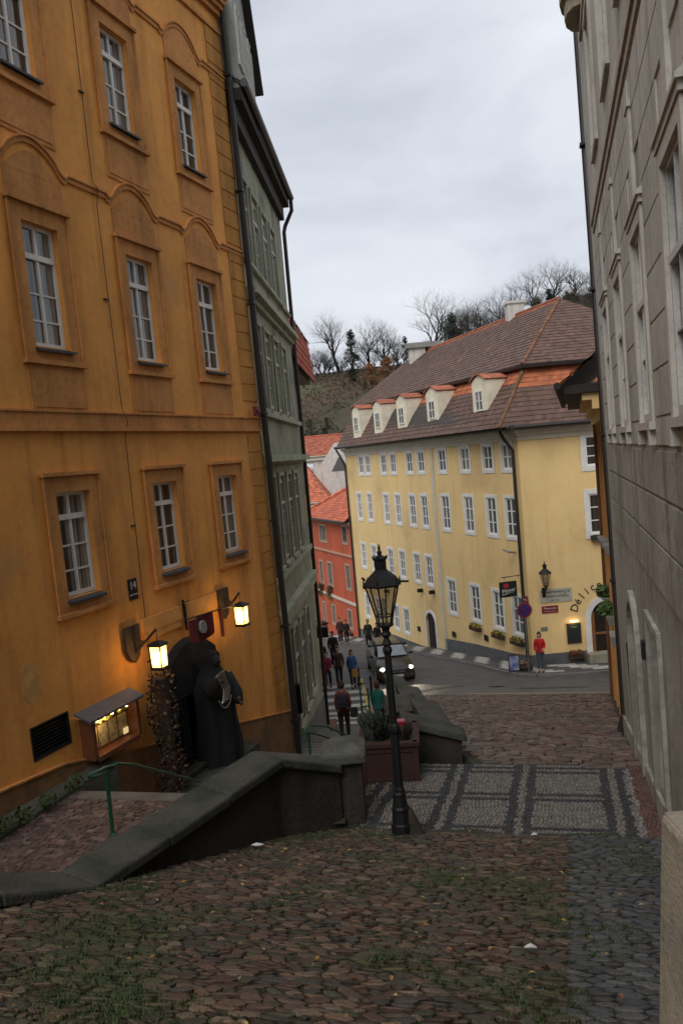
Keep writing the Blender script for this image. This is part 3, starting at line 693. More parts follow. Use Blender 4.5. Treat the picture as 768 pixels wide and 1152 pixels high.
for z0, z1, n1 in ((3.95, 4.08, .03), (4.08, 4.18, .06), (7.6, 7.7, .05), (8.35, 8.5, .06)): b.box(FR, -8, SE+.06, .001, n1, z0, z1)
b.build('string_cornice', mat('darker_cornice_stone', (.44, .4, .33), var=.1), gy)
b = MB()
for z0, z1, n1 in ((12.3, 12.6, .1), (12.6, 12.9, .2), (12.9, 13.3, .3)): b.box(FR, -8, SE+.8, .001, n1, z0, z1)
b.build('cornice', GREYW_T, gy)
# curved bay console high on the far end
b = MB(); poly = [(SE-.9+1.05*1, 0)]
vs = []
for i in range(7):
    a = pi*i/6; vs.append((16.75-.7*cos(a), .02+.36*sin(a)))
for z0, z1, k_ in ((7.9, 8.2, .8), (8.2, 9.4, 1), (9.4, 9.55, 1.15)):
    p = [(16.75+(x-16.75)*k_, y*k_+.001) for x, y in vs]; n_ = len(p)
    b.add([FR(x, y, z0) for x, y in p]+[FR(x, y, z1) for x, y in p], [tuple(range(n_)), tuple(range(n_, 2*n_))]+[(i, (i+1) % n_, n_+(i+1) % n_, n_+i) for i in range(n_)])
b.build('round_balcony', PALE_ST, gy)
# arched carriage opening
b = MB(); a0, a1, zz0, zz1 = arch; ac = (a0+a1)/2; r_ = (a1-a0)/2; K = 14
# fill the corners of the rectangular hole above the arch
for sg in (-1, 1):
    pts = [(ac+sg*r_, zz1)]+[(ac+sg*r_*cos(pi/2*i/8), zz1-r_+r_*sin(pi/2*i/8)) for i in range(9)]
    b.prism(FR, pts if sg > 0 else pts[::-1], -.02, -.3)
b.build('arch_spandrels', GREYW_L, gy)
b = MB()
for i in range(K):
    t0, t1 = pi*i/K, pi*(i+1)/K
    q = [(ac-r_*cos(t0), zz1-r_+r_*sin(t0)), (ac-r_*cos(t1), zz1-r_+r_*sin(t1)), (ac-(r_+.17)*cos(t1), zz1-r_+(r_+.17)*sin(t1)), (ac-(r_+.17)*cos(t0), zz1-r_+(r_+.17)*sin(t0))]
    b.prism(FR, q, .001, .08)
for s in (a0-.17, a1): b.box(FR, s, s+.17, .001, .08, zz0, zz1-r_)
b.build('arch_surround', GREYW_L, gy)
b = MB(); b.box(FR, a0, a1, -.29, -.24, zz0, zz1)
for s in (a0+.1, ac+.06):
    for z in (-5.8, -4.9, -4.0): b.box(FR, s, s+.48, -.24, -.21, z, z+.75)
b.build('arched_door', mat('weathered_grey_brown_door', (.16, .15, .12), var=.2, streak=2, bump=.4), gy)
b = MB(); b.box(FR, door2[0], door2[1], -.12, -.08, door2[2], door2[3]); b.box(FR, door2[0]+.57, door2[0]+.6, -.08, -.06, door2[2], door2[3]-.1)
b.build('flat_door', mat('chipped_grey_white_paint', (.27, .26, .22), var=.1, streak=1, dirt=((.6, .59, .56), 3, .68)), gy)
b = MB(); b.box(FR, door2[0]-.12, door2[0]-.001, .001, .05, door2[2], door2[3]+.1); b.box(FR, door2[1]+.001, door2[1]+.12, .001, .05, door2[2], door2[3]+.1); b.box(FR, door2[0]-.001, door2[1]+.001, .001, .05, door2[3]+.001, door2[3]+.1)
b.build('door_surround', GREYW_L, gy)
b = MB(); b.box(FR, 11.5, 11.66, .001, .06, -3.1, -2.85); b.build('intercom_box', METAL_D, gy, bevel=.01)
b = MB(); b.tube([FR(14.15, .02, -4.9), FR(14.15, .05, -3.5)], .035, 6); b.build('door_pull', METAL_D, gy)
# battered pale stone pier close to the camera
b = MB()
b.hexa([(1.32, 1.2, -3.4), (3, 1.2, -3.4), (3, 3.95, -3.4), (1.32, 3.95, -3.4), (1.41, 1.2, -1.84), (3, 1.2, -1.84), (3, 3.9, -1.84), (1.41, 3.9, -1.84)])
b.hexa([(1.41, 1.2, -1.84), (3, 1.2, -1.84), (3, 3.9, -1.84), (1.41, 3.9, -1.84), (1.9, 1.2, -1.72), (3, 1.2, -1.72), (3, 3.6, -1.72), (1.9, 3.6, -1.72)])
b.build('sloping_buttress', PALE_ST, gy, bevel=.03)
b = MB(); b.prism(FR, [(5.0, -7), (17.4, -7), (17.4, -5.75), (13.8, -5.1), (10.2, -4.55), (5.0, -2.95)], .001, .05); b.build('plinth', GREYW_L, gy)
pd = MB(); pd.tube([FR(SE+1.85, .0, 13.4), FR(SE+1.5, .0, 9), FR(SE+.1, .0, -5.7), FR(SE+.08, .1, -6.0)], .08, 9)
for z in (9, 6, 3, 0, -3): q = SE+.02+(z+6)*.088; pd.box(FR, q-.02, q+.22, -.11, .11, z, z+.05)
tag(pd.build('drainpipe', PIPE, None), 'long black downpipe at the far end of the grey house', 'drainpipe')

# ================================================================== ORANGE HOUSE beyond the grey one (right)
FN = Frame(5.8, 17.6, 16, -1)
og = thing('orange_house', 'narrow glimpse of an orange house with planter boxes past the black downpipe', 'house', FN(5, 0, -7))
on_h = [(c-.45, c+.45, z0, z0+1.5) for c in (2, 4.3, 6.6, 8.9) for z0 in (-2.2, -4.6)]
wall_sheet(FN, 'wall', ORANGE_W, og, .3, 10.4, -9.5, 1.2, on_h, .12)
b = MB(); b.box(FN, .3, 10.4, -7, -.2, -9.5, 1.2); b.box(FN, 10.3, 10.399, -.2, -.001, -9.5, 1.2); b.build('rear_wall', ORANGE_W, og)
for h in on_h: window(FN, og, *h, -.08)
b = MB()
for s in (.9, 3.15, 5.45, 7.75, 10.1): b.box(FN, s-.16, s+.16, .001, .05, -9.5, .35); b.box(FN, s-.22, s+.22, .001, .08, .1, .34)
b.build('pilasters', ORANGE_W, og)
b = MB()
for z0, z1, n1 in ((.36, .6, .15), (.6, .8, .3), (.8, .95, .5)): b.box(FN, .3, 10.6, .001, n1, z0, z1)
b.build('cornice', YEL, og)
b = MB(); b.box(FN, .2, 10.8, .001, .85, .96, 1.15); b.build('eaves_soffit', SOFFIT, og)
tiles('roof', og, FN(.1, .95, 1.18), FN(11, .95, 1.18), FN(11, -3, 4.2), FN(.1, -3, 4.2), .3, .22, (.13, .07, .05))
b = MB(); b.tube([FN(.1, 1.0, 1.15), FN(11, 1.0, 1.12)], .08, 8); b.build('gutter', SOFFIT, og)
b = MB(); b.tube([FN(9.5, .07, -9), FN(9.5, .07, .9)], .05, 7); b.build('drainpipe', mat('copper_brown_pipe', (.2, .09, .05)), og)
PL = mat('grey_planter', (.27, .27, .26), bump=.1)
def leafball(b, c, r, n, rr, cols, sz=.05, sq=1.):
    for i in range(n):
        d = Vector((rr.gauss(0, 1), rr.gauss(0, 1), rr.gauss(0, 1))).normalized()*r*rr.random()**.4; d.z *= sq
        p = Vector(c)+d; e1 = Vector((rr.gauss(0, 1), rr.gauss(0, 1), rr.gauss(0, 1))).normalized(); e2 = e1.orthogonal().normalized(); s_ = sz*rr.uniform(.6, 1.4)
        b.add([p-e1*s_, p+e2*s_*.5, p+e1*s_, p-e2*s_*.5], [(0, 1, 2, 3)], cols[rr.randrange(len(cols))])
LEAF = mat('leaves', (1, 1, 1), attr=True, bump=0, rough=.8)
rr = random.Random(21)
names = ['nearest, top row', 'second in the top row', 'third in the top row', 'farthest, top row']
for i, (s, z, plant, lab) in enumerate([(2.3, -2.6, 0, 'empty grey planter box, lowest of the four bare ones by the downpipe'), (4.4, -2.75, 0, 'bare grey planter box, second lowest by the downpipe'), (6.7, -3.0, 0, 'bare grey planter box, third up beside the yellow house window'),
        (9.0, -3.2, 0, 'bare grey planter box, highest and farthest in the photo'), (4.3, -4.75, 1, 'grey planter with green fern, lower of the two planted ones'), (6.9, -4.75, 1, 'grey planter with green fern, upper one beside the curved lettering'), (1.6, -4.65, 0, 'pale grey box low on the orange house beside the black downpipe')]):
    t = thing('planter_box', lab, 'planter', FN(s, .25, z-.3), 'planter boxes on the orange house')
    b = MB(); b.hexa([FN(s-.28, .02, z-.25), FN(s+.28, .02, z-.25), FN(s+.28, .16, z-.25), FN(s-.28, .16, z-.25), FN(s-.32, .02, z), FN(s+.32, .02, z), FN(s+.32, .22, z), FN(s-.32, .22, z)]); b.build('box', PL, t, bevel=.01)
    if plant:
        b = MB(); leafball(b, FN(s, .16, z+.14), .23, 420, rr, [(.06, .13, .03), (.1, .17, .05), (.13, .2, .06), (.04, .08, .02)], .07, .9); b.build('fern', LEAF, t)
# ================================================================== YELLOW HOUSE
FY = Frame(8.1, 37, -19, -1)          # long facade, s runs away up the far street
FX = Frame(8.1, 37, 90, 1)            # corner facade, s runs right
ye = thing('yellow_house', 'long pale yellow house with white windows, dark tiled mansard roof and five dormers', 'house', (8.1, 37, -10.2))
yh = []; yw = []
def cols(cs, z0, z1, w_): 
    for c in cs: yh.append((c-w_/2, c+w_/2, z0, z1)); yw.append((c-w_/2, c+w_/2, z0, z1))
SL = [20.9, 18.95, 16.05, 14.2, 12.05, 10.38]; SRt = [7.72, 5.1, 2.8, 1.02]
for c in (20.0, 18.75, 16.0, 14.45, 12.0, 10.4): cols([c], -1.18, .0, .82)
for c in SRt: cols([c], -1.18, .0, .86)
cols(SL, -4.28, -2.55, .78); cols(SRt, -4.3, -2.5, .88)
cols(SL, -7.62, -6.02, .78)
cols([20.95, 18.9, 15.85, 14.3], -11.1, -9.62, .78)
cols(SRt, -8.86, -7.08, .88)
door = (10.1, 11.35, -12.1, -9.3)
cell = [(3.6, 4.1, -9.9, -9.6)]
wall_sheet(FY, 'wall', YEL, ye, 0, 23, -14.5, .62, yh+[door], .14)
xh = [(2.98, 3.95, -1.3, .05), (2.98, 3.95, -4.35, -2.55), (6, 6.9, -1.3, .05), (6, 6.9, -4.35, -2.55)]
archX = (2.72, 4.3, -9.75, -7.4)
wall_sheet(FX, 'corner_wall', YEL, ye, 0, 11.6, -14.5, .62, xh+[archX], .14)
def Pn(s, off, z):
    a = R(-19); return (8.1+sin(a)*s+cos(a)*off, 37+cos(a)*s-sin(a)*off, z)
b = MB(); b.slab([Pn(.3, .25, 0)[:2], Pn(22.99, .25, 0)[:2], Pn(22.99, 11, 0)[:2], (19.7, 37.25)], -14.5, .6); b.build('rear_wall', YEL, ye)
b = MB(); b.box(FY, 22.85, 22.999, -.26, -.002, -14.5, .6); b.build('end_wall', YEL, ye)
for (a, c, z0, z1) in yw:
    h = z1-z0; tall = h > 1.5
    w_ = window(FY, ye, a, c, z0, z1, -.07, 2, (.33, .66) if tall else (.5,), None if tall else None, pm=PANE_B, fw_=.07, mun=.045)
    surround(FY, w_, a, c, z0, z1, .15, .03, WHITE_T)
for (a, c, z0, z1) in xh:
    w_ = window(FX, ye, a, c, z0, z1, -.07, 2, (.33, .66), fw_=.07, mun=.045); surround(FX, w_, a, c, z0, z1, .2 if a > 5 else .22, .03, WHITE_T)
b = MB(); b.tube([FX(3.0, .2, -4.4), FX(3.9, .2, -4.4)], .02, 5); b.box(FX, 2.95, 3.95, .03, .25, -4.62, -4.42); b.build('window_box', SOFFIT, ye)
# pilaster strip, cornice
b = MB(); b.box(FY, 8.78, 9.12, .001, .05, -11.2, .2); b.build('pilaster_strip', YEL_T, ye)
b = MB(); 
for F, e in ((FY, 23), (FX, 11.6)):
    for i, (z0, z1, n1) in enumerate(((.1, .32, .06), (.32, .45, .16), (.45, .6, .32))): b.box(F, -n1*1.0 if F is FY else .001, e, .001, n1, z0+.001*(F is FX), z1-.001*(F is FX))
b.build('cornice', YEL_T, ye)
# plinth of grey render
b = MB(); b.prism(FY, [(0, -14), (9.0, -14), (9.0, -10.5), (5.5, -10.15), (1.5, -9.88), (0, -9.66)], .001, .05); b.prism(FY, [(11.6, -14.4), (23, -14.4), (23, -12.3), (16.5, -11.62), (11.6, -11.5)], .001, .05)
b.prism(FX, [(0, -14), (2.5, -14), (2.5, -9.63), (0, -9.64)], .001, .05); b.prism(FX, [(4.52, -14), (11.6, -14), (11.6, -9.63), (4.52, -9.63)], .001, .05); b.build('plinth', PLINTH, ye)
# arched doorway in the long facade
def arch_door(F, h, m_s, m_d, w_=.2, leaf=.9):
    a0, a1, z0, z1 = h; c = (a0+a1)/2; r_ = (a1-a0)/2; b = MB()
    for sg in (-1, 1):
        pts = [(c+sg*r_, z1)]+[(c+sg*r_*cos(pi/2*i/8), z1-r_+r_*sin(pi/2*i/8)) for i in range(9)]
        b.prism(F, pts, -.001, -.14)
    b.build('arch_spandrels', YEL, ye)
    b = MB()
    for i in range(14):
        t0, t1 = pi*i/14, pi*(i+1)/14
        b.prism(F, [(c-r_*cos(t0), z1-r_+r_*sin(t0)), (c-r_*cos(t1), z1-r_+r_*sin(t1)), (c-(r_+w_)*cos(t1), z1-r_+(r_+w_)*sin(t1)), (c-(r_+w_)*cos(t0), z1-r_+(r_+w_)*sin(t0))], .001, .06)
    for s in (a0-w_, a1): b.box(F, s, s+w_, .001, .06, z0, z1-r_)
    b.build('door_surround', m_s, ye)
    b = MB(); b.box(F, a0, a1, -.13, -.1, z0, z1)
    for s in (a0+.1, c+.05):
        for k in range(3): b.box(F, s, s+r_-.15, -.1, -.07, z0+.2+k*.7, z0+.8+k*.7)
    return b.build('door', m_d, ye)
arch_door(FY, door, WHITE_T, mat('black_brown_door', (0, 0, 0)), .16)
arch_door(FX, archX, WHITE_T, mat('glazed_dark_door', (.03, .02, .015), rough=.3), .26)
b = MB()
for s in (2.76, 3.42, 4.14): b.box(FX, s, s+.14, -.07, -.03, -9.75, -7.9)
b.box(FX, 2.76, 4.28, -.069, -.031, -8.95, -8.85); b.build('door_frame', mat('orange_brown_wood', (.28, .11, .03), rough=.5), ye)
b = MB(); b.box(FX, 2.4, 4.6, .05, .6, -10.5, -9.7); b.build('doorstep', PALE_ST, ye)
# small vents and wall lamps on the long side
b = MB()
for s, z in ((4.0, -9.75), (12.3, -10.7), (7.6, -10.2)): b.box(FY, s, s+.4, .051 if s < 9 else .001, .07 if s < 9 else .03, z, z+.3)
b.build('cellar_grilles', METAL_D, ye)
b = MB()
for s, z in ((11.6, -8.2), (10.0, -8.1), (16.9, -8.9)): b.box(FY, s-.1, s+.1, .001, .3, z, z+.2)
b.build('wall_spotlights', METAL_D, ye)
b = MB(); b.tube([FY(.9, .01, -5.0), FY(.9, .35, -4.95), FY(1.2, .45, -4.85)], .05, 6); b.build('security_camera', PL, ye)
# gutter, downpipes
b = MB(); b.tube([FY(23.4, .6, .72), FY(-.62, .6, .68)], .1, 8); b.tube([FX(-.6, .6, .68), FX(11.8, .6, .68)], .1, 8); b.build('gutter', PIPE, ye)
b = MB(); b.tube([FY(.5, .6, .6), FY(.45, .5, .3), FY(.3, .12, -.3), FY(.28, .12, -10.0)], .075, 8)
b.build('downpipe', PIPE, ye)
b = MB(); b.tube([FY(23.2, .6, .6), FY(23.1, .4, .2), FY(22.9, .12, -.6), FY(22.88, .12, -12.9)], .07, 8); b.build('downpipe', PIPE, ye)
# mansard roof
BR, RZ, OF = 3.35, 6.95, 1.05
def darkt(u, v, r_):
    return (.12, .068, .05) if r_.random() < .93 else (.15, .08, .06)
def lowt(u, v, r_):
    if u > .68 and v > .0: return (.40, .12, .05) if v < .75 else darkt(u, v, r_)
    return darkt(u, v, r_)
def lowt2(u, v, r_): return (.40, .12, .05) if u > .62 else darkt(u, v, r_)
eA = Pn(-.75, -.55, .72); eA = (8.1-.9, 37-.55, .72)
sA = .75
brA = Pn(sA, OF, BR); brL = Pn(23.1, OF, BR); brD = (19.7-2.6, 38.05, BR)
rR = (11.9, 42.4, RZ+.15); rL = Pn(22.2, 5.5, RZ-.1)
def up(p, dz): return (p[0], p[1], p[2]+dz)
tiles('lower_roof', ye, eA, Pn(23.3, -.55, .72), brL, brA, .26, .22, fn=lowt)
tiles('lower_roof', ye, (20, 36.45, .72), eA, brA, brD, .26, .22, fn=lowt2)
b = MB(); b.tube([up(Pn(23.2, OF-.22, BR), .1), up(Pn(sA-.3, OF-.22, BR), .1), (brD[0], brD[1]-.22, BR+.1)], .12, 6); b.build('break_shadow_band', PIPE, ye)  # dark tube added to draw the shadow line under the upper roof
uA = Pn(sA-.35, OF-.3, BR+.16)
tiles('upper_roof', ye, uA, Pn(23.3, OF-.3, BR+.16), rL, rR, .27, .22, fn=lambda u, v, r_: (.36, .11, .05) if (u > .93 or r_.random() < .006) else darkt(u, v, r_))
tiles('upper_roof', ye, (brD[0]+.3, 37.78, BR+.16), uA, rR, up(rR, -.001), .27, .22, fn=darkt)
tiles('rear_roof', ye, Pn(23.3, 10.6, 1.5), (19, 38, 1.5), rR, rL, .6, .5, fn=darkt)
ridge_tiles('ridge_tiles', ye, [uA, rR], .11, (.19, .085, .04)); ridge_tiles('ridge_tiles', ye, [rR, rL], .12, (.27, .1, .05)); ridge_tiles('ridge_tiles', ye, [eA, up(brA, .03)], .09, (.17, .085, .035))
b = MB(); b.add([Pn(23, 0, .6), Pn(23, OF, BR), Pn(22.9, 5.5, RZ-.2), Pn(23, 11, .6)], [(0, 1, 2, 3)]); b.build('gable_end', YEL_T, ye)
# chimneys
b = MB(); x, y, z = Pn(8.4, 5.5, RZ); b.slab([(x-.45, y-.4), (x+.45, y-.4), (x+.45, y+.4), (x-.45, y+.4)], z-.6, z+.75); b.slab([(x-.52, y-.47), (x+.52, y-.47), (x+.52, y+.47), (x-.52, y+.47)], z+.75, z+.9); b.build('chimney', WHITEW, ye)
b = MB(); x, y, z = Pn(20.2, 4.9, RZ); b.slab([(x-.6, y-.5), (x+.5, y-.5), (x+.5, y+.5), (x-.6, y+.5)], z-1.5, z+.1); b.build('chimney', WHITEW, ye)
b = MB(); b.slab([(x-.8, y-.7), (x+1.6, y-.7), (x+1.6, y+.7), (x-.8, y+.7)], z+.11, z+.45); b.build('chimney_slab', mat('grey_concrete', (.27, .27, .25)), ye)
# dormers
for c in (2.62, 7.8, 11.9, 15.6, 19.45):
    dm = MB(); w2 = .68; k = 8
    arc = [(c+w2-2*w2*i/k, 3.05+.3*sin(pi*i/k)) for i in range(k+1)]
    dm.prism(FY, [(c-w2, 1.25), (c+w2, 1.25)]+arc, .3, -2.0); d_ = dm.build('dormer', mat('cream_dormer_wall', (.8, .73, .57), var=.08), ye)
    w_ = MB()
    for (x0, x1, z0, z1) in ((c-.36, c-.3, 1.65, 2.62), (c+.3, c+.36, 1.65, 2.62), (c-.3, c+.3, 1.65, 1.72), (c-.3, c+.3, 2.55, 2.62), (c-.03, c+.03, 1.72, 2.55), (c-.3, c-.03, 2.1, 2.14), (c+.03, c+.3, 2.1, 2.14)): w_.box(FY, x0, x1, .301, .35, z0, z1)
    w_.build('dormer_window', WHITE_T, d_)
    p_ = MB(); p_.box(FY, c-.3, c+.3, .302, .315, 1.7, 2.56); p_.build('dormer_pane', PANE, d_)
    t_ = MB(); rr = random.Random(int(c*10))
    for i in range(k):
        q0, q1 = arc[i], arc[i+1]
        for j in range(6):
            n0, n1 = .4-j*.38, .4-(j+1)*.38; kk = rr.uniform(.75, 1.2)
            t_.add([FY(c+(q0[0]-c)*1.12, n0, q0[1]+.07), FY(c+(q1[0]-c)*1.12, n0, q1[1]+.07), FY(c+(q1[0]-c)*1.12, n1, q1[1]+.05), FY(c+(q0[0]-c)*1.12, n1, q0[1]+.05), FY(c+(q0[0]-c)*1.12, n0, q0[1]), FY(c+(q1[0]-c)*1.12, n0, q1[1])], [(0, 1, 2, 3), (4, 5, 1, 0)], (.38*kk, .12*kk, .06*kk))
    t_.build('dormer_roof', TILE, d_, fix=False)
# writing, signs and fittings of the cafe at the corner
DK = mat('dark_letter_paint', (.03, .025, .035), bump=0, rough=.6)
sg = []
word = 'Délice'; cxs, czs, rad = 3.55, -8.25, 1.62
for i, ch in enumerate(word):
    a = R(158-i*11); sg.append(text_mesh(FX, None, ch, cxs+rad*cos(a), .012, czs+rad*sin(a), .5, DK, 'letter', .01, rot=a-pi/2))
root = thing('cafe_lettering', 'dark Délice lettering curving over the arched cafe door', 'lettering', FX(2.6, .01, -7.4))
for o in sg: o.parent = root; o.matrix_parent_inverse = Matrix.Translation(root.location).inverted()
sb = MB().box(FX, .5, 1.95, .002, .03, -7.3, -6.68).build('painted_wall_sign', mat('faded_white_sign', (.46, .44, .37), var=.1), None)
tag(sb, 'faded white two-line wall sign under the bracket lantern at the corner', 'sign')
text_mesh(FX, sb, 'Schwarzenberg &', 1.2, .032, -6.82, .185, DK, ext=.003); text_mesh(FX, sb, 'Galerie Délice', 1.3, .032, -7.02, .17, DK, ext=.003); text_mesh(FX, sb, 'café · bar', 1.15, .032, -7.2, .11, DK, ext=.003)
sb = MB().box(FX, .54, 1.28, .002, .03, -7.78, -7.45).build('street_name_sign', mat('red_enamel', (.22, .015, .03), rough=.35, bump=0), None, bevel=.01)
tag(sb, 'small red enamel street name sign with white letters below the faded sign', 'sign'); text_mesh(FX, sb, 'Thunovská', .91, .032, -7.56, .13, PW, ext=.002); text_mesh(FX, sb, 'MALÁ STRANA - PRAHA 1', .91, .032, -7.7, .05, PW, ext=.002)
sb = MB().box(FY, -.18, .2, .16, .19, -7.25, -6.9).build('street_name_sign', mat('red_enamel', (0, 0, 0)), None); tag(sb, 'small red enamel sign on the long facade just left of the corner pipe', 'sign'); text_mesh(FY, sb, 'Zámecká', .02, .192, -7.07, .09, PW, ext=.002, flip=-1)
sb = MB().box(FX, .44, .74, .002, .02, -8.58, -8.4).build('small_plaque', mat('grey_plaque', (.2, .2, .19)), None); tag(sb, 'tiny grey plaque on the corner above the red-jacketed person', 'plaque')
t = thing('menu_blackboard', 'framed dark menu board with a small picture lamp left of the cafe arch', 'menu board', FX(1.9, 0, -8.8))
MB().box(FX, 1.6, 2.24, .002, .06, -9.25, -8.33).build('frame', WOODD, t); b2 = MB().box(FX, 1.66, 2.18, .061, .068, -9.19, -8.39).build('board', mat('dark_green_board', (.012, .02, .016), rough=.5), t)
text_mesh(FX, b2, 'MENU', 1.92, .07, -8.5, .1, mat('green_chalk', (.15, .4, .15), bump=0), ext=.001)
b = MB(); b.tube([FX(1.92, .02, -8.22), FX(1.92, .2, -8.16)], .015, 5); b.tube([FX(1.75, .2, -8.2), FX(2.09, .2, -8.2)], .045, 8); b.build('picture_lamp', mat('warm_lamp_shade', (1, .7, .35), emit=1.6, bump=0), t); add_light(t, FX(1.92, .28, -8.32), 2.2, (1, .75, .45), .05)
t = thing('hanging_beer_sign', 'square black hanging sign with red seal and white script on the corner bracket', 'sign', FY(.4, .1, -6.4))
b = MB(); b.tube([FY(.32, .1, -5.98), FY(.32, 1.15, -5.98)], .02, 6); b.tube([FY(.32, .3, -5.98), FY(.32, .3, -6.12)], .01, 4); b.tube([FY(.32, 1.0, -5.98), FY(.32, 1.0, -6.12)], .01, 4); b.build('bracket', METAL_D, t)
FS = lambda a, n, z: (7.12+a*.97-.1*n, 36.62+a*.2-.97*n, z)
b = MB(); b.box(FS, -.42, .42, -.04, .04, -6.82, -6.12); b.build('board', mat('green_black_board', (.01, .014, .01), rough=.4), t, bevel=.01)
b = MB(); b.prism(FS, [(-.1+.14*cos(a), -6.3+.11*sin(a)) for a in [2*pi*i/14 for i in range(14)]], .041, .05); b.build('red_seal', mat('bright_red_paint', (.4, .02, .03), rough=.5), t)
text_mesh(FS, t, 'Pilsner', .02, .042, -6.52, .24, PW, ext=.003, rot=.12)
MB().hexa([FS(-.3, .041, -6.72), FS(-.25, .041, -6.7), FS(-.25, .047, -6.7), FS(-.3, .047, -6.72), FS(-.3, .041, -6.68), FS(.3, .041, -6.6), FS(.3, .047, -6.6), FS(-.3, .047, -6.68)]).build('underline', PW, t)
# wall lantern on the corner
def gas_lantern(t, F, s=1.0, m=METAL_D):
    """six-sided tapered gas lantern, F local frame with origin at the lantern's foot"""
    G = lambda x, y, z: F(x*s, y*s, z*s)
    k = 6; parts = []
    b = MB(); b.lathe(G, [(.045, -.16), (.075, -.12), (.05, -.08), (.06, -.03), (.115, .0), (.12, .02)], 12); parts.append(b.build('lantern_socket', m, t))
    b = MB()
    for i in range(k):
        a = 2*pi*i/k+.26
        b.tube([G(.1*cos(a), .1*sin(a), .0), G(.125*cos(a), .125*sin(a), .14), G(.24*cos(a), .24*sin(a), .56)], .011, 5)
        b.tube([G(.255*cos(a), .255*sin(a), .54), G(.262*cos(a), .262*sin(a), .66)], [.018, .006], 5)
        a2 = 2*pi*(i+1)/k+.26
        for r_, z, th in ((.125, .14, .009), (.245, .565, .016), (.1, .01, .01)): b.tube([G(r_*cos(a), r_*sin(a), z), G(r_*cos(a2), r_*sin(a2), z)], th, 5)
    parts.append(b.build('lantern_cage', m, t))
    b = MB()
    for i in range(k):
        a, a2 = 2*pi*i/k+.26, 2*pi*(i+1)/k+.26
        for (r0_, z0, r1_, z1) in ((.1, .01, .124, .135), (.122, .145, .238, .56)):
            b.add([G(r0_*cos(a), r0_*sin(a), z0), G(r0_*cos(a2), r0_*sin(a2), z0), G(r1_*cos(a2), r1_*sin(a2), z1), G(r1_*cos(a), r1_*sin(a), z1)], [(0, 1, 2, 3)])
    b.build('lantern_glass', CGLASS, t, fix=False)
    b = MB(); b.lathe(G, [(.275, .56), (.28, .58), (.2, .68), (.14, .73), (.1, .76), (.085, .78), (.085, .9), (.1, .92), (.1, .94), (.06, .96), (.03, .98)], 6, .26)
    for i in range(6):
        a = 2*pi*i/6+.26; b.tube([G(.095*cos(a), .095*sin(a), .92), G(.105*cos(a), .105*sin(a), .97)], .012, 4)
    b.lathe(G, [(.012, .96), (.032, 1.0), (.035, 1.02), (.014, 1.05), (.022, 1.07), (.006, 1.13)], 8); b.build('lantern_roof', m, t)
    b = MB(); b.lathe(G, [(.015, .13), (.02, .2), (.035, .26), (.03, .34), (.012, .38)], 8); b.build('gas_mantle', mat('pale_mantle', (.6, .58, .5), bump=0), t)
CGLASS = bpy.data.materials.new('dusty_clear_glass'); CGLASS.use_nodes = True
_n, _l = CGLASS.node_tree.nodes, CGLASS.node_tree.links; _n.clear()
_o = _n.new('ShaderNodeOutputMaterial'); _tr = _n.new('ShaderNodeBsdfTransparent'); _tr.inputs[0].default_value = (.86, .84, .8, 1)
_df = _n.new('ShaderNodeBsdfTranslucent'); _df.inputs[0].default_value = (.55, .5, .42, 1); _gl = _n.new('ShaderNodeBsdfGlossy'); _gl.inputs['Roughness'].default_value = .08
_m1 = _n.new('ShaderNodeMixShader'); _m1.inputs[0].default_value = .3; _m2 = _n.new('ShaderNodeMixShader'); _m2.inputs[0].default_value = .08
_l.new(_tr.outputs[0], _m1.inputs[1]); _l.new(_df.outputs[0], _m1.inputs[2]); _l.new(_m1.outputs[0], _m2.inputs[1]); _l.new(_gl.outputs[0], _m2.inputs[2]); _l.new(_m2.outputs[0], _o.inputs[0])
t = thing('bracket_lantern', 'black gas lantern on a wall bracket on the yellow corner', 'lantern', FX(.68, .5, -6.6))
gas_lantern(t, lambda x, y, z: FX(.68+x, .5+y, -6.45+z), 1.0)
b = MB(); b.tube([FX(.68, .0, -6.75), FX(.68, .3, -6.8), FX(.68, .5, -6.6)], .025, 6); b.tube([FX(.68, .0, -7.0), FX(.68, .25, -6.8)], .018, 6); b.box(FX, .6, .76, .002, .04, -7.05, -6.6); b.build('bracket', METAL_D, t)
# flower boxes
rr = random.Random(31)
for F, s, z, w_, lab, colz in ((FY, 5.1, -9.16, .5, 'brown window box with orange and yellow flowers, left of three', 1), (FY, 2.8, -9.16, .5, 'brown window box with yellow flowers, middle of three', 1), (FY, 1.05, -9.16, .5, 'brown window box with yellow flowers nearest the corner pipe', 1), (FX, 1.92, -9.72, .32, 'planter of red and green leaves under the menu board', 0), (FX, 3.45, -2.6-2.0, .45, None, 0)):
    if lab is None: continue
    t = thing('flower_box', lab, 'flower box', F(s, .2, z-.2), 'flower boxes on the yellow house')
    b = MB(); b.box(F, s-w_, s+w_, .06, .26, z-.2, z); b.build('box', WOODD, t)
    b = MB(); leafball(b, F(s-w_*.4, .18, z+.07), .22, 120, rr, [(.05, .09, .02), (.1, .12, .03), (.4, .22, .03), (.35, .3, .04)] if colz else [(.05, .08, .02), (.2, .03, .02)], .05, .6); leafball(b, F(s+w_*.4, .18, z+.07), .22, 120, rr, [(.05, .09, .02), (.1, .12, .03), (.42, .14, .03), (.35, .3, .04)] if colz else [(.05, .08, .02), (.2, .03, .02)], .05, .6); b.build('flowers', LEAF, t)

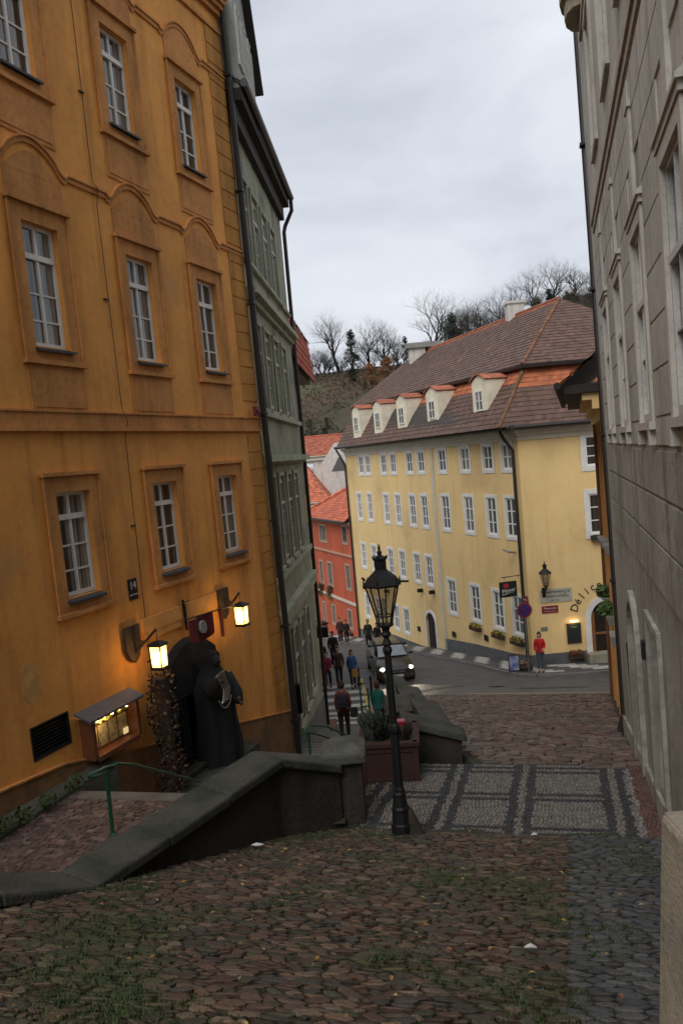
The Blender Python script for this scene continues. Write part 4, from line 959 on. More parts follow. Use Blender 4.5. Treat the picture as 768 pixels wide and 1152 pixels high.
# ================================================================== RED HOUSE
re = thing('red_house', 'orange red house with bright tiled roof left of the yellow house', 'house', FY(28, 0, -13.6))
rh = []
for a, c, z0, z1 in ((30.7, 28.95, -6.4, -5.2), (25.2, 24.0, -6.2, -5.0), (31.5, 30.55, -9.85, -8.15), (29.4, 28.2, -9.8, -8.1), (25.1, 24.05, -9.6, -7.9), (31.5, 30.7, -12.95, -11.55), (29.2, 28.3, -12.85, -11.45), (25.4, 24.45, -12.6, -11.3)):
    rh.append((c, a, z0, z1))
rh = [(min(a, c)+.1, max(a, c)-.1, z0, z1) for a, c, z0, z1 in rh]
wall_sheet(FY, 'wall', RED_W, re, 23.05, 33.6, -16.5, -4.6, rh, .14)
b = MB(); b.box(FY, 23.05, 33.6, -7, -.2, -16.5, -4.6); b.box(FY, 33.5, 33.599, -.2, -.001, -16.5, -4.6); b.build('rear_wall', RED_W, re)
for i, h in enumerate(rh):
    w_ = window(FY, re, *h, -.08, 2, (.5,), fw_=.05, fm=mat('greyish_window_paint', (.3, .27, .22))); surround(FY, w_, *h, .14, .03, mat('beige_window_band', (.46, .33, .24)))
b = MB(); b.box(FY, 23.06, 33.59, .001, .1, -7.2, -7.05); b.box(FY, 23.06, 33.59, .001, .2, -4.85, -4.61); b.build('string_course', RED_T, re)
b = MB(); b.box(FY, 23.06, 33.59, .001, .07, -10.75, -10.55); b.build('white_string_course', YEL_T, re)
def redt(u, v, r_): return (.5, .13, .06) if r_.random() < .9 else (.36, .09, .045)
tiles('roof', re, FY(23.0, .5, -4.55), FY(34.3, .5, -4.55), FY(26, -4.2, -1.0), FY(23.0, -4.2, -.8), .3, .25, fn=redt)
tiles('roof', re, FY(34.3, .5, -4.55), FY(34.3, -9, -4.55), FY(26, -4.3, -1.0), FY(26, -4.2, -1.0), .3, .25, fn=redt)
b = MB(); b.tube([FY(22.9, .6, -4.6), FY(34.3, .6, -4.65)], .09, 7); b.build('gutter', PIPE, re)
ridge_tiles('ridge_tiles', re, [FY(34.3, .5, -4.45), FY(26, -4.2, -.9), FY(23, -4.2, -.7)], .13, (.55, .17, .09))
b = MB(); b.add([FY(24.6, -1.6, -2.9), FY(25.5, -1.6, -2.9), FY(25.5, -2.9, -2.15), FY(24.6, -2.9, -2.15), FY(24.6, -1.6, -2.75), FY(25.5, -1.6, -2.75), FY(25.5, -2.9, -1.95), FY(24.6, -2.9, -1.95)], [(0, 1, 2, 3), (4, 5, 6, 7), (0, 1, 5, 4), (2, 3, 7, 6), (1, 2, 6, 5), (3, 0, 4, 7)]); b.build('skylight', ZINC, re)
rr = random.Random(8)
for s, z, lab in ((31.1, -10.0, 'trailing plant in a box under the far left upper window of the red house'), (28.9, -10.0, 'trailing plant under the middle upper window of the red house'), (31.2, -13.1, 'pink flowers under the lower left window of the red house'), (24.9, -12.9, 'small dark plant under the lower right window of the red house')):
    t = thing('window_plant', lab, 'plant', FY(s, .2, z), 'window plants on the red house')
    MB().box(FY, s-.4, s+.4, .04, .25, z-.15, z).build('box', WOODD, t)
    b = MB(); [leafball(b, FY(s+rr.uniform(-.4, .4), .2, z-.25*k), .25, 60, rr, [(.04, .06, .02), (.07, .08, .03), (.25, .06, .07) if 'pink' in lab else (.05, .06, .03)], .07) for k in range(4)]; b.build('leaves', LEAF, t)

# ================================================================== roofs and houses farther back
def simple_house(name, label, x0, x1, y0, y1, zb, ze, zr, wm, tcol, ridge='x', wins=(), ov=.4, hip=0):
    t = thing(name, label, 'house', ((x0+x1)/2, y0, zb)); F = Frame(x0, y0, 90, 1)
    w = x1-x0; hs = [(a, a+.9, z, z+1.3) for a, z in wins]
    wall_sheet(F, 'wall', wm, t, 0, w, zb, ze, hs, .14)
    b = MB(); b.box(F, .001, w-.001, -(y1-y0), -.2, zb, ze-.01); b.box(F, 0.001, .1, -.2, -.001, zb, ze); b.box(F, w-.1, w-.001, -.2, -.001, zb, ze); b.build('rear_wall', wm, t)
    for h in hs: window(F, t, *h, -.08, fw_=.08)
    ym = (y0+y1)/2; f = lambda u, v, r_: tcol if r_.random() < .9 else tuple(c*.7 for c in tcol)
    tiles('roof', t, (x0-ov, y0-ov, ze), (x1+ov, y0-ov, ze), (x1+ov-hip, ym, zr), (x0-ov+hip, ym, zr), .35, .3, fn=f)
    tiles('roof', t, (x1+ov, y1+ov, ze), (x0-ov, y1+ov, ze), (x0-ov+hip, ym, zr), (x1+ov-hip, ym, zr), .6, .6, fn=f)
    if hip:
        tiles('roof', t, (x1+ov, y0-ov, ze), (x1+ov, y1+ov, ze), (x1+ov-hip, ym, zr), (x1+ov-hip, ym, zr-.001), .5, .4, fn=f)
    else:
        b = MB(); b.add([(x0, y0, ze), (x0, y1, ze), (x0, ym, zr-.1), (x1, y0, ze), (x1, y1, ze), (x1, ym, zr-.1)], [(0, 1, 2), (3, 4, 5)]); b.build('gables', wm, t)
    ridge_tiles('ridge_tiles', t, [(x0-ov+hip, ym, zr+.05), (x1+ov-hip, ym, zr+.05)], .14, tuple(c*1.05 for c in tcol))
    b = MB(); b.box(F, -ov, w+ov, ov-.15, ov+.05, ze-.14, ze-.02); b.box(F, -.05, w+.05, .001, .25, ze-.6, ze-.14); b.build('eaves_cornice', YEL_T, t)
    return t
h1 = simple_house('far_yellow_house', 'pale yellow house with wide orange roof beyond the red house', -12, -1.3, 80, 92, -18, -4.0, .6, PALEY, (.5, .14, .07), wins=((7.6, -7.6), (9.3, -7.6), (7.7, -10.8), (9.4, -10.8), (7.7, -14), (9.4, -14)), hip=3)
h2 = simple_house('far_brick_roofed_house', 'long house at the hill foot with a dull orange roof', -9, 3, 102, 112, -16, .55, 3.0, WHITEW, (.36, .1, .05))
# white gabled house between the roofs
t = thing('white_gabled_house', 'white gabled wall wedged between two orange roofs', 'house', (.2, 92, -12))
F = Frame(-2.6, 92, 90, 1)
b = MB(); b.prism(F, [(0, -14), (5.4, -14), (5.4, -1.3), (4.4, -.2), (3.0, 1.8), (2.4, 1.7), (.3, -1.2), (0, -1.3)], 0, -4); b.build('gable_wall', WHITEW, t)
b = MB(); b.prism(F, [(1.9, -1.4), (2.9, .3), (4.1, -1.4)], .001, .04); b.build('gable_boards', mat('grey_boards', (.12, .12, .12)), t)  # grey triangular panel on the gable face
b = MB(); b.tube([F(-2.2, -1, -.9), F(-.1, -1, -.9)], .5, 12); b.build('vent_duct', mat('white_metal_duct', (.6, .62, .65), rough=.4), t)
b = MB(); b.box(F, 4.6, 6.2, -1, -3, -1.3, 2.0); b.build('chimney', WHITEW, t)
# ================================================================== GROUND, PATHS, ROAD
def patch(name, x0, x1, y0, y1, step, m, dz=0., keep=None, fn=Gz):
    nx, ny = int((x1-x0)/step)+1, int((y1-y0)/step)+1; b = MB(); idx = {}
    def vid(i, j):
        if (i, j) not in idx:
            x, y = x0+(x1-x0)*i/nx, y0+(y1-y0)*j/ny; idx[(i, j)] = len(b.v); b.v.append((x, y, fn(x, y)+dz))
        return idx[(i, j)]
    for i in range(nx):
        for j in range(ny):
            x, y = x0+(x1-x0)*(i+.5)/nx, y0+(y1-y0)*(j+.5)/ny
            if keep and not keep(x, y): continue
            b.f.append([vid(i, j), vid(i+1, j), vid(i+1, j+1), vid(i, j+1)]); b.c.append(None)
    o = b.build(name, m, None, fix=False); o['kind'] = 'structure'; return o
# parapet line on the ground (street side face)
PARA = [(-6.2, 3.2), (-3.0, 6.45), (-2.5, 7.25), (-.95, 10.15), (-.3, 10.62), (-.05, 10.8)]
def para_x(y):
    if y <= PARA[0][1]: return PARA[0][0]-(PARA[0][1]-y)
    for p, q in zip(PARA, PARA[1:]):
        if p[1] <= y <= q[1]: return p[0]+(q[0]-p[0])*(y-p[1])/(q[1]-p[1])
    return PARA[-1][0]
GROUND = mat('far_ground', (.06, .055, .045), bump=.3)
patch('ground', -300, 300, -40, 130, 10, GROUND, -.9, fn=lambda x, y: min(M_(x, y), L_(x, y)) if -10 < y < 100 else (interp(toQT(0, y)[1], LP)))
patch('street_bed', -8, 9, -6, 10.8, .4, SOIL, -.0, keep=lambda x, y: x > para_x(y)-.25 and toQT(x, y)[1] < 10.3 and toQT(x, y)[0] < 1.3, fn=M_)
patch('landing', -8, 0, 3, 10.8, .3, SOIL, 0, keep=lambda x, y: x < para_x(y)-.1 and toQT(x, y)[1] < 10.75, fn=L_)
lower = patch('lower_path', -6, 1.4, 8, 34, .3, mat('grey_sett_path', (.2, .19, .175), col2=(.11, .105, .095), scale=5, bump=.9, bscale=16), 0,
      keep=lambda x, y: toQT(x, y)[1] > 10.5 and toQT(x, y)[1] < 31 and x < (1.5 if y > 12.5 else -.2), fn=L_)
patch('upper_street_bed', -1.5, 14, 11.5, 30, .3, SOIL, 0, keep=lambda x, y: 12.8 < toQT(x, y)[1] < 28.6 and x > (1.25 if y < 24 else .9), fn=Gz)
patch('terrace_bed', -1.5, 6, 8, 13.5, .15, mat('terrace_joint_dust', (.075, .07, .06)), -.004, keep=lambda x, y: 10.1 < toQT(x, y)[1] < 13.0 and -3.05 < toQT(x, y)[0] < 1.1, fn=M_)
road = patch('road', -20, 34, 27, 100, .6, ASPH, .004, keep=lambda x, y: toQT(x, y)[1] > 28.4, fn=Gz)
def bedz(Q, T, rnd): return 0
def stones(name, q0, q1, t0, t1, rd, ln, pal, h=.05, gap=.012, jit=.02, keep=None, bulge=.012, zf=M_, octo=True, tilt=.01, seed=1, arcs=None, colf=None, wob=0):
    """individually cut stones laid in irregular rows: chamfered tops, own height, tilt and colour"""
    rr = random.Random(seed); b = MB(); T = t0; ri = 0
    while T < t1:
        d = rr.uniform(*rd); Q = q0-rr.random()*ln[0]
        ph = rr.uniform(0, 6.28); ph2 = rr.uniform(0, 6.28)
        while Q < q1:
            w = rr.uniform(*ln); c = (Q+w/2, T+d/2)
            if arcs: pass
            wv = wob*noise.noise((c[0]*.9, c[1]*.9, seed))*2
            X, Y = (QT(c[0], c[1]+wv) if not arcs else arcs(c[0], c[1]))
            if q0 <= c[0] <= q1 and (keep is None or keep(X, Y)):
                j = lambda: rr.uniform(-jit, jit)
                hw, hd = w/2-gap/2, d/2-gap/2
                if octo: pts = [(-hw+.03+j(), -hd), (hw-.03+j(), -hd+j()*.4), (hw, -hd+.025), (hw+j()*.3, hd-.03), (hw-.035+j(), hd), (-hw+.03+j(), hd+j()*.4), (-hw, hd-.02), (-hw+j()*.3, -hd+.03)]
                else: pts = [(-hw+j(), -hd+j()), (hw+j(), -hd+j()), (hw+j(), hd+j()), (-hw+j(), hd+j())]
                z = h+rr.uniform(-.3, .25)*h; tx, ty = rr.uniform(-tilt, tilt)/w, rr.uniform(-tilt, tilt)/d
                def W(px, py, dz, k=1):
                    a = (c[0]+px*k, c[1]+wv+py*k); x, y = QT(*a) if not arcs else arcs(c[0]+px*k, c[1]+py*k)
                    return (x, y, zf(x, y)+dz+(px*tx+py*ty if dz > 0 else 0))
                n_ = len(pts)
                top = [W(px, py, z+bulge*.0, .74) for px, py in pts]; mid = [W(px, py, z-bulge, 1) for px, py in pts]; bot = [W(px, py, -.02, 1) for px, py in pts]
                base = colf(c[0], c[1], rr) if colf else pal[rr.randrange(len(pal))]
                k = rr.uniform(.7, 1.3); cc = tuple(v*k for v in base)
                b.add(top+mid+bot, [tuple(range(n_))]+[(n_+i, n_+(i+1) % n_, (i+1) % n_, i) for i in range(n_)]+[(2*n_+i, 2*n_+(i+1) % n_, n_+(i+1) % n_, n_+i) for i in range(n_)], cc)
            Q += w
        T += d; ri += 1
    o = b.build(name, STONES, None, fix=False); o['kind'] = 'structure'; return o
BROWN = [(0.09, 0.055, 0.036), (0.065, 0.046, 0.033), (0.11, 0.068, 0.043), (0.054, 0.046, 0.037), (0.077, 0.048, 0.034), (0.104, 0.075, 0.054), (0.065, 0.037, 0.026), (0.142, 0.1, 0.066), (0.046, 0.041, 0.03), (0.058, 0.057, 0.032)]
def mossy(Q, T, rr):
    c = BROWN[rr.randrange(len(BROWN))]; x, y = QT(Q, T); m_ = noise.noise((x*.9+3, y*.9, 1.3))+.25*noise.noise((x*4, y*4, 2))+rr.uniform(-.15, .15)
    w = min(1, max(0, (m_-.05)*1.8))*.6; return tuple(a*(1-w)+g*w for a, g in zip(c, (.04, .055, .022)))
stones('cobbled_street', -7, -.12, 2.6, 10.12, (.045, .085), (.065, .2), BROWN, h=.022, jit=.02, tilt=.018, seed=3, wob=.1, gap=.006, bulge=.007, colf=mossy, keep=lambda x, y: x > para_x(y)+.02)
GREYS = [(.07, .072, .073), (.055, .058, .062), (.09, .09, .088), (.065, .062, .058)]
stones('sett_strip', -.1, 1.03, 2.6, 10.12, (.07, .09), (.1, .17), GREYS, h=.026, jit=.007, gap=.009, bulge=.006, seed=4, wob=.02)
RB = [(.13, .085, .065), (.11, .075, .06), (.15, .11, .085), (.09, .075, .065), (.12, .07, .05), (.16, .13, .11)]
def main_keep(x, y): return x > (1.95-(y-14)*.06 if y < 24 else 1.35)+.02 or y < 13.9
stones('upper_cobbles', -6.5, 1.0, 13.12, 28.4, (.13, .2), (.16, .3), RB, h=.05, jit=.02, octo=False, seed=5, tilt=.02, bulge=.015, wob=.2,
       keep=lambda x, y: x > (1.98-(y-14)*.085 if y < 23 else 1.25))
stones('upper_cobbles_side', 1.0, 3.2, 17.3, 28.4, (.13, .2), (.16, .3), RB, h=.05, jit=.02, octo=False, seed=6, tilt=.02, bulge=.015, keep=lambda x, y: x < 5.6+.287*(y-17.6))
# mosaic terrace: light panels framed by dark double bands
def mosaic(Q, T, rr):
    light = (.155, .146, .13); dark = (.038, .039, .042)
    if Q > .72: return (.12, .06, .05) if Q > .78 else (.2, .19, .18)
    for c in (-2.78, -1.77, -.76, .5):
        if .05 < abs(Q-c) < .17: return dark
        if abs(Q-c) <= .05: return light
    for c in (10.3, 11.55, 12.8):
        if .045 < abs(T-c) < .15: return dark
        if abs(T-c) <= .045: return light
    return light
stones('mosaic_terrace', -3.0, 1.03, 10.13, 13.1, (.05, .056), (.048, .058), None, h=.012, gap=.008, jit=.004, octo=False, bulge=.004, tilt=.004, seed=7, colf=mosaic,
       keep=lambda x, y: True)
MB().slab([QT(-3.08, 10.9), QT(-2.99, 10.9), QT(-2.99, 13.1), QT(-3.08, 13.1)], lambda x, y: L_(x, y)-.2, lambda x, y: M_(x, y)+.01).build('terrace_kerb', COPING)['kind'] = 'structure'
# landing laid in fans of small reddish setts
def fan(Q, T):
    a = (Q)/1.0; r = 1.0+T; return (-4.9+r*sin(a*.9), 8.1+r*cos(a*.9)-.0)
FANC = [(.14, .085, .07), (.11, .07, .06), (.17, .12, .1), (.1, .08, .07)]
stones('landing_setts', -1.9, 2.9, -.9, 4.2, (.075, .09), (.035, .06), FANC, h=.02, gap=.004, jit=.003, octo=False, bulge=.006, zf=L_, seed=8, arcs=fan,
       keep=lambda x, y: x < para_x(y)-.15 and toQT(x, y)[1] < 10.62 and (x+9.4-.38*y) > .25)
# steps of the lower flight between house and parapet
b = MB(); T = 10.62
while T < 27:
    run = .36 if T < 13 else 1.05; z0 = interp(T+run, LP); z1 = interp(T, LP)
    if T < 12.4 or T > 0:
        qa, qb = -8.2, (-3.3 if T < 12.9 else -3.0)
        b.slab([QT(qa, T), QT(qb, T), QT(qb, T+.28), QT(qa, T+.28)], lambda x, y: L_(x, y)-.3, z1+.01)
    T += run
b.build('lower_steps', mat('step_stone', (.15, .14, .12), var=.15, bump=.6))['kind'] = 'structure'
# base stones along the ochre wall, weeds beside them
b = MB(); b.hexa([FO(9, .05, -5.2), FO(14.3, .05, -5.6), FO(14.3, .26, -5.6), FO(9, .5, -5.2), FO(9, .05, -4.55), FO(14.3, .05, -4.6), FO(14.3, .22, -4.68), FO(9, .42, -4.66)])
b.build('wall_foot_stone', WETSTONE)['kind'] = 'structure'
# worn sandy strip on the lip above the terrace
# kerb and pavement in front of the yellow and red houses
def pave_line(off, n=60):
    pts = []
    for i in range(n+1):
        s = 40-40*i/n+.6; x, y, _ = FY(s, off, 0); pts.append((x, y))
    return pts
in_ = pave_line(.0); out = pave_line(1.75)
corner_in = [(8.1, 37), (14, 36.98), (20, 36.98)]; corner_out = [(6.95, 35.6), (7.6, 35.05), (8.6, 34.85), (20, 34.85)]
KH = .12
P_in = in_+[(8.1, 37)]*2+[(14, 36.99), (20, 36.99)]
P_out = out+corner_out
def resample(P, n):
    L = [0]
    for p, q in zip(P, P[1:]): L.append(L[-1]+math.dist(p, q))
    r_ = []
    for i in range(n+1):
        t = L[-1]*i/n; k = 0
        while k < len(L)-2 and L[k+1] < t: k += 1
        u = (t-L[k])/max(1e-6, L[k+1]-L[k]); r_.append((P[k][0]+(P[k+1][0]-P[k][0])*u, P[k][1]+(P[k+1][1]-P[k][1])*u))
    return r_
po = resample(P_out, 130); b = MB(); rr = random.Random(17)
cin = []
for p in po:   # matching inner points: nearest on facade lines
    x, y = p
    d = ((x-8.1)*FY.d[0]+(y-37)*FY.d[1])
    if d > 0: cin.append((8.1+FY.d[0]*d, 37+FY.d[1]*d))
    elif x < 8.1: cin.append((8.1, 37))
    else: cin.append((x, 37))
K = 7
for i in range(len(po)-1):
    for k in range(K):
        u, v = k/K, (k+1)/K
        L = lambda p, q, t: (p[0]+(q[0]-p[0])*t, p[1]+(q[1]-p[1])*t)
        q = [L(po[i], cin[i], u), L(po[i+1], cin[i+1], u), L(po[i+1], cin[i+1], v), L(po[i], cin[i], v)]
        if i < 112:
            col = (.42, .41, .38) if ((i+k) % 6 < 3 and 0 < k < 6) else (.085, .085, .085)
        else: col = (.3, .29, .27) if (i % 9 < 4 and 0 < k < 3) else (.085, .085, .085)
        kk = rr.uniform(.8, 1.15); b.add([(x, y, Gz(x, y)+KH+.004) for x, y in q], [(0, 1, 2, 3)], tuple(c*kk for c in col))
o = b.build('pavement', STONES, fix=False); o['kind'] = 'structure'
b = MB()
for i in range(len(po)-1):
    p, q = po[i], po[i+1]; dx, dy = q[0]-p[0], q[1]-p[1]; l = math.hypot(dx, dy) or 1; nx, ny = dy/l*.14, -dx/l*.14
    if (nx*(p[0]-cin[i][0])+ny*(p[1]-cin[i][1])) < 0: nx, ny = -nx, -ny
    b.slab([p, q, (q[0]+nx, q[1]+ny), (p[0]+nx, p[1]+ny)], lambda x, y: Gz(x, y)-.2, lambda x, y: Gz(x, y)+KH)
b.build('kerb', mat('granite_kerb', (.2, .2, .19), bump=.5))['kind'] = 'structure'
# light stone line where the cobbles meet the road
b = MB(); pts = [QT(q, 28.5) for q in (-3.6, -1, 1, 3.2)]
for p, q in zip(pts, pts[1:]): b.slab([p, q, (q[0]+.1, q[1]+.32), (p[0]+.1, p[1]+.32)], lambda x, y: Gz(x, y)-.1, lambda x, y: Gz(x, y)+.07)
b.build('cobble_edge_kerb', mat('yellowish_kerb', (.3, .25, .16), bump=.4))['kind'] = 'structure'
for (x, y, r_, lab) in ((5.6, 32.6, .32, 'round iron manhole cover in the road in front of the cobble edge'),):
    b = MB(); b.add([(x+r_*cos(a), y+r_*sin(a), Gz(x+r_*cos(a), y+r_*sin(a))+.02) for a in [2*pi*i/20 for i in range(20)]], [tuple(range(20))]); tag(b.build('manhole_cover', METAL_D), lab, 'manhole cover')
b = MB()
for x0, x1, y0, y1 in ((2.6, 4.4, 33.2, 33.9), (6.2, 8.8, 30.9, 31.5), (-.2, 1.2, 39.5, 42.5)):
    n_ = 5
    for i in range(n_):
        for j in range(n_):
            q = [(x0+(x1-x0)*(i+a)/n_, y0+(y1-y0)*(j+c)/n_) for a, c in ((0, 0), (1, 0), (1, 1), (0, 1))]; b.add([(x, y, Gz(x, y)+.016) for x, y in q], [(0, 1, 2, 3)])
b.build('road_repair_patches', mat('darker_road_repair', (.06, .06, .06), bump=.5, bscale=30), None, fix=False)['kind'] = 'structure'
# zebra crossing and yellow line on the left
ZW = mat('worn_white_road_paint', (.5, .49, .46), var=.12, scale=5, bump=.3, dirt=((.16, .15, .14), 7, .6))
for i in range(7):
    y0 = 29.2+i*1.12; b = MB(); n_ = 6
    for k in range(n_):
        xa, xb = -2.6+2.9*k/n_, -2.6+2.9*(k+1)/n_
        b.add([(x, y, Gz(x, y)+.016) for x, y in ((xa, y0), (xb, y0), (xb, y0+.55), (xa, y0+.55))], [(0, 1, 2, 3)])
    tag(b.build('zebra_stripe', ZW, None, fix=False), kind='structure')
b = MB()
for k in range(12):
    y0 = 29.5+k*.65; x0 = .42-.02*k
    b.add([(x, y, Gz(x, y)+.02) for x, y in ((x0, y0), (x0+.14, y0), (x0+.12, y0+.65), (x0-.02, y0+.65))], [(0, 1, 2, 3)])
b.build('yellow_road_line', mat('worn_yellow_paint', (.45, .33, .1), var=.1), None, fix=False)['kind'] = 'structure'
# moss and grass in the joints, fallen leaves, paper scraps
rr = random.Random(41); b = MB(); GC = [(.035, .065, .014), (.05, .085, .02), (.028, .05, .012), (.06, .09, .03)]
def blade_patch(x, y, n, r, h):
    for _ in range(n):
        a = rr.random()*6.283; d = r*rr.random()**.6; px, py = x+d*cos(a), y+d*sin(a)*.7; z = M_(px, py)+.01
        hh = h*rr.uniform(.5, 1.2); a2 = rr.random()*6.283; w = .004+.003*rr.random(); lx, ly = rr.gauss(0, .4)*hh, rr.gauss(0, .4)*hh
        b.add([(px-w*cos(a2), py-w*sin(a2), z), (px+w*cos(a2), py+w*sin(a2), z), (px+lx, py+ly, z+hh)], [(0, 1, 2)], GC[rr.randrange(4)])
for _ in range(7000):
    T = rr.uniform(3.2, 10.05); Q = rr.uniform(-4.3, 1.0); x, y = QT(Q, T)
    if x < para_x(y)+.03: continue
    dn = noise.noise((x*.9+3, y*.9, 1.3))+.45*noise.noise((x*3.1, y*3.1, 7))+(.35 if x < para_x(y)+.9 and T < 8 else 0)-(.25 if Q > 0 else 0)
    if dn < .12: continue
    blade_patch(x, y, rr.randint(4, 12), .08, .022 if dn < .35 else .04)
o = b.build('grass_tufts', mat('grass_blades', (1, 1, 1), attr=True, bump=0, var=.05)); o['kind'] = 'stuff'; o['label'] = 'thin green grass and moss growing between the foreground cobbles'; o['category'] = 'grass'
b = MB()
for _ in range(150):
    T = rr.uniform(3.4, 12.5); Q = rr.uniform(-3.8, .9); x, y = QT(Q, T)
    if x < para_x(y)+.05 and T < 10.6: continue
    a = rr.random()*6.28; s_ = rr.uniform(.012, .03); z = M_(x, y)+.065 if T < 10.1 else M_(x, y)+.02
    b.add([(x-s_*cos(a), y-s_*sin(a), z), (x+s_*.5*sin(a), y-s_*.5*cos(a), z+.006), (x+s_*cos(a), y+s_*sin(a), z+.002), (x-s_*.5*sin(a), y+s_*.5*cos(a), z+.01)], [(0, 1, 2, 3)], [(.3, .16, .04), (.2, .09, .03), (.35, .26, .08)][rr.randrange(3)])
o = b.build('fallen_leaves', LEAF); o['kind'] = 'stuff'; o['label'] = 'small yellow and brown leaves scattered on the cobbles'; o['category'] = 'leaves'
PAPER = mat('dirty_white_paper', (.62, .61, .58), bump=.2)
for x, y, s_, lab in ((-1.28, 9.15, .07, 'crumpled white paper scrap near the foot of the parapet'), (.98, 5.15, .05, 'small white litter scrap on the cobbles in the middle foreground'), (2.0, 9.75, .045, 'white blob of litter at the lower edge of the mosaic terrace')):
    z = M_(x, y)+.055; b = MB(); n_ = 7; ring = [(x+s_*cos(6.283*i/n_)*rr.uniform(.6, 1.2), y+s_*.6*sin(6.283*i/n_)*rr.uniform(.6, 1.2), z+rr.uniform(0, .02)) for i in range(n_)]
    b.add(ring+[(x, y, z+.03)]+[(p[0], p[1], p[2]-.004) for p in ring], [(i, (i+1) % n_, n_) for i in range(n_)]+[tuple(range(n_+1, 2*n_+1))])
    tag(b.build('paper_scrap', PAPER), lab, 'litter')
# weeds at the foot of the ochre wall
wd = MB(); rr = random.Random(5)
for s in (11.2, 11.6, 12.0, 12.5, 13.1): leafball(wd, FO(s, .35, -4.55), .16, 90, rr, [(.03, .06, .015), (.05, .08, .02), (.07, .07, .03)], .04, .7)
tag(wd.build('wall_weeds', LEAF), 'low green weeds along the foot of the ochre wall', 'weeds', kind='stuff')

# ================================================================== PARAPET, PILLAR, RAILS
# body follows the cobbles, the broad coping runs above it
pa = thing('stone_parapet', 'dark mossy parapet with broad sloping coping in the left foreground', 'parapet', (-1.5, 9, -5.2))
stv = [((-6.2, 3.2), -2.3), ((-3.0, 6.45), -3.22), ((-2.5, 7.2), -3.6), ((-1.02, 9.95), -3.60), ((-.3, 10.62), -4.0)]
def off(i, w):   # left-hand offset point
    p = Vector(stv[i][0]); a = (Vector(stv[min(i+1, 4)][0])-Vector(stv[max(i-1, 0)][0])).normalized(); n_ = Vector((-a.y, a.x)); return p+n_*w
b = MB()
def seg_pts(i, f0, f1, wa, wb):
    P0, P1, P2, P3 = off(i, wa), off(i+1, wa), off(i+1, wb), off(i, wb); return P0.lerp(P1, f0), P0.lerp(P1, f1), P3.lerp(P2, f1), P3.lerp(P2, f0)
rr = random.Random(19)
for i in range(4):
    z0, z1 = stv[i][1], stv[i+1][1]
    P = seg_pts(i, 0, 1, .04, .34); b.hexa([(p.x, p.y, -6.3) for p in P]+[(p.x, p.y, z-.13) for p, z in zip(P, (z0, z1, z1, z0))])
    Ls = (Vector(stv[i+1][0])-Vector(stv[i][0])).length; n_ = max(1, round(Ls/1.05)); cuts = [0]+[(k+rr.uniform(-.12, .12))/n_ for k in range(1, n_)]+[1]
    for f0, f1 in zip(cuts, cuts[1:]):
        g = .006/Ls; dz = rr.uniform(-.012, .012); P = seg_pts(i, f0+(g if f0 else 0), f1-(g if f1 < 1 else 0), -.05+rr.uniform(-.012, .012), .43); za, zb = z0+(z1-z0)*f0+dz, z0+(z1-z0)*f1+dz
        c_ = MB(); c_.hexa([(p.x, p.y, z-.13) for p, z in zip(P, (za, zb, zb, za))]+[(p.x, p.y, z+c) for p, z, c in zip(P, (za, zb, zb, za), (-.015, -.015, .035, .035))]); c_.build('coping_stone', COPING, pa, bevel=.025)
b.build('wall_body', WALLD, pa)
p_ = thing('stone_pillar', 'square stone end pillar with domed cap where the parapet ends', 'pillar', (-.25, 10.95, -5.0))
b = MB(); q = [(-.42, 10.72), (-.02, 10.72), (.0, 11.2), (-.42, 11.2)]
b.slab(q, -6.2, -4.02); b.build('shaft', WALLD, p_, bevel=.02)
b = MB(); k0 = [(-.56, 10.62), (.04, 10.62), (.06, 11.28), (-.54, 11.28)]; k1 = [(-.4, 10.82), (-.1, 10.82), (-.1, 11.15), (-.38, 11.15)]
b.hexa([(x, y, -4.02) for x, y in k0]+[(x, y, -3.9) for x, y in k0]); b.hexa([(x, y, -3.9) for x, y in k0]+[(x, y, -3.8) for x, y in k1]); b.build('cap', mat('lighter_cap_stone', (.1, .1, .085), col2=(.045, .055, .035), var=.2, scale=4, bump=.8, bscale=28), p_, bevel=.02)
def rail(name, label, posts, rails, cat='handrail'):
    t = thing(name, label, cat, posts[0][0])
    for (x, y, z), h in posts:
        b = MB(); b.tube([(x, y, z-.1), (x, y, z+h)], .028, 8); b.lathe(Local((x, y, z)), [(.05, -.02), (.05, .02), (.03, .04)], 8); b.build('post', GREEN_M, t)
    for pts in rails:
        b = MB(); b.tube(pts, .02, 8); b.build('rail', GREEN_M, t)
    return t
x, y, z = -3.4, 10.74, -4.75
rail('green_handrail', 'green iron handrail with a looped end beside the lit menu case', [((x, y, z), .86), ((-2.7, 14.3, -6.3), .75)],
     [[(x-.22, y-.06, z+.84), (x-.17, y-.15, z+.9), (x, y-.1, z+.96), (x+.1, y+.1, z+.92), (x+.03, y+.0, z+.87), (x-.1, y, z+.83), (x-.22, y-.06, z+.84)], [(x-.02, y+.02, z+.9), (x+.12, y+.12, z+.93), (x+.25, y+.5, z+.76), (-2.7, 14.3, -5.55)]])
rail('green_handrail', 'green double handrail running down the lower steps behind the stone pillar', [((-1.05, 16.4, -6.75), 1.3), ((.15, 18.5, -7.3), .75)],
     [[(-1.15, 16.2, -5.42), (-1.0, 16.35, -5.3), (-.7, 16.8, -5.5), (.1, 18.45, -6.52), (.45, 18.6, -6.5)], [(-1.2, 16.3, -5.45), (-1.0, 16.5, -5.5), (.1, 18.5, -6.68)]])
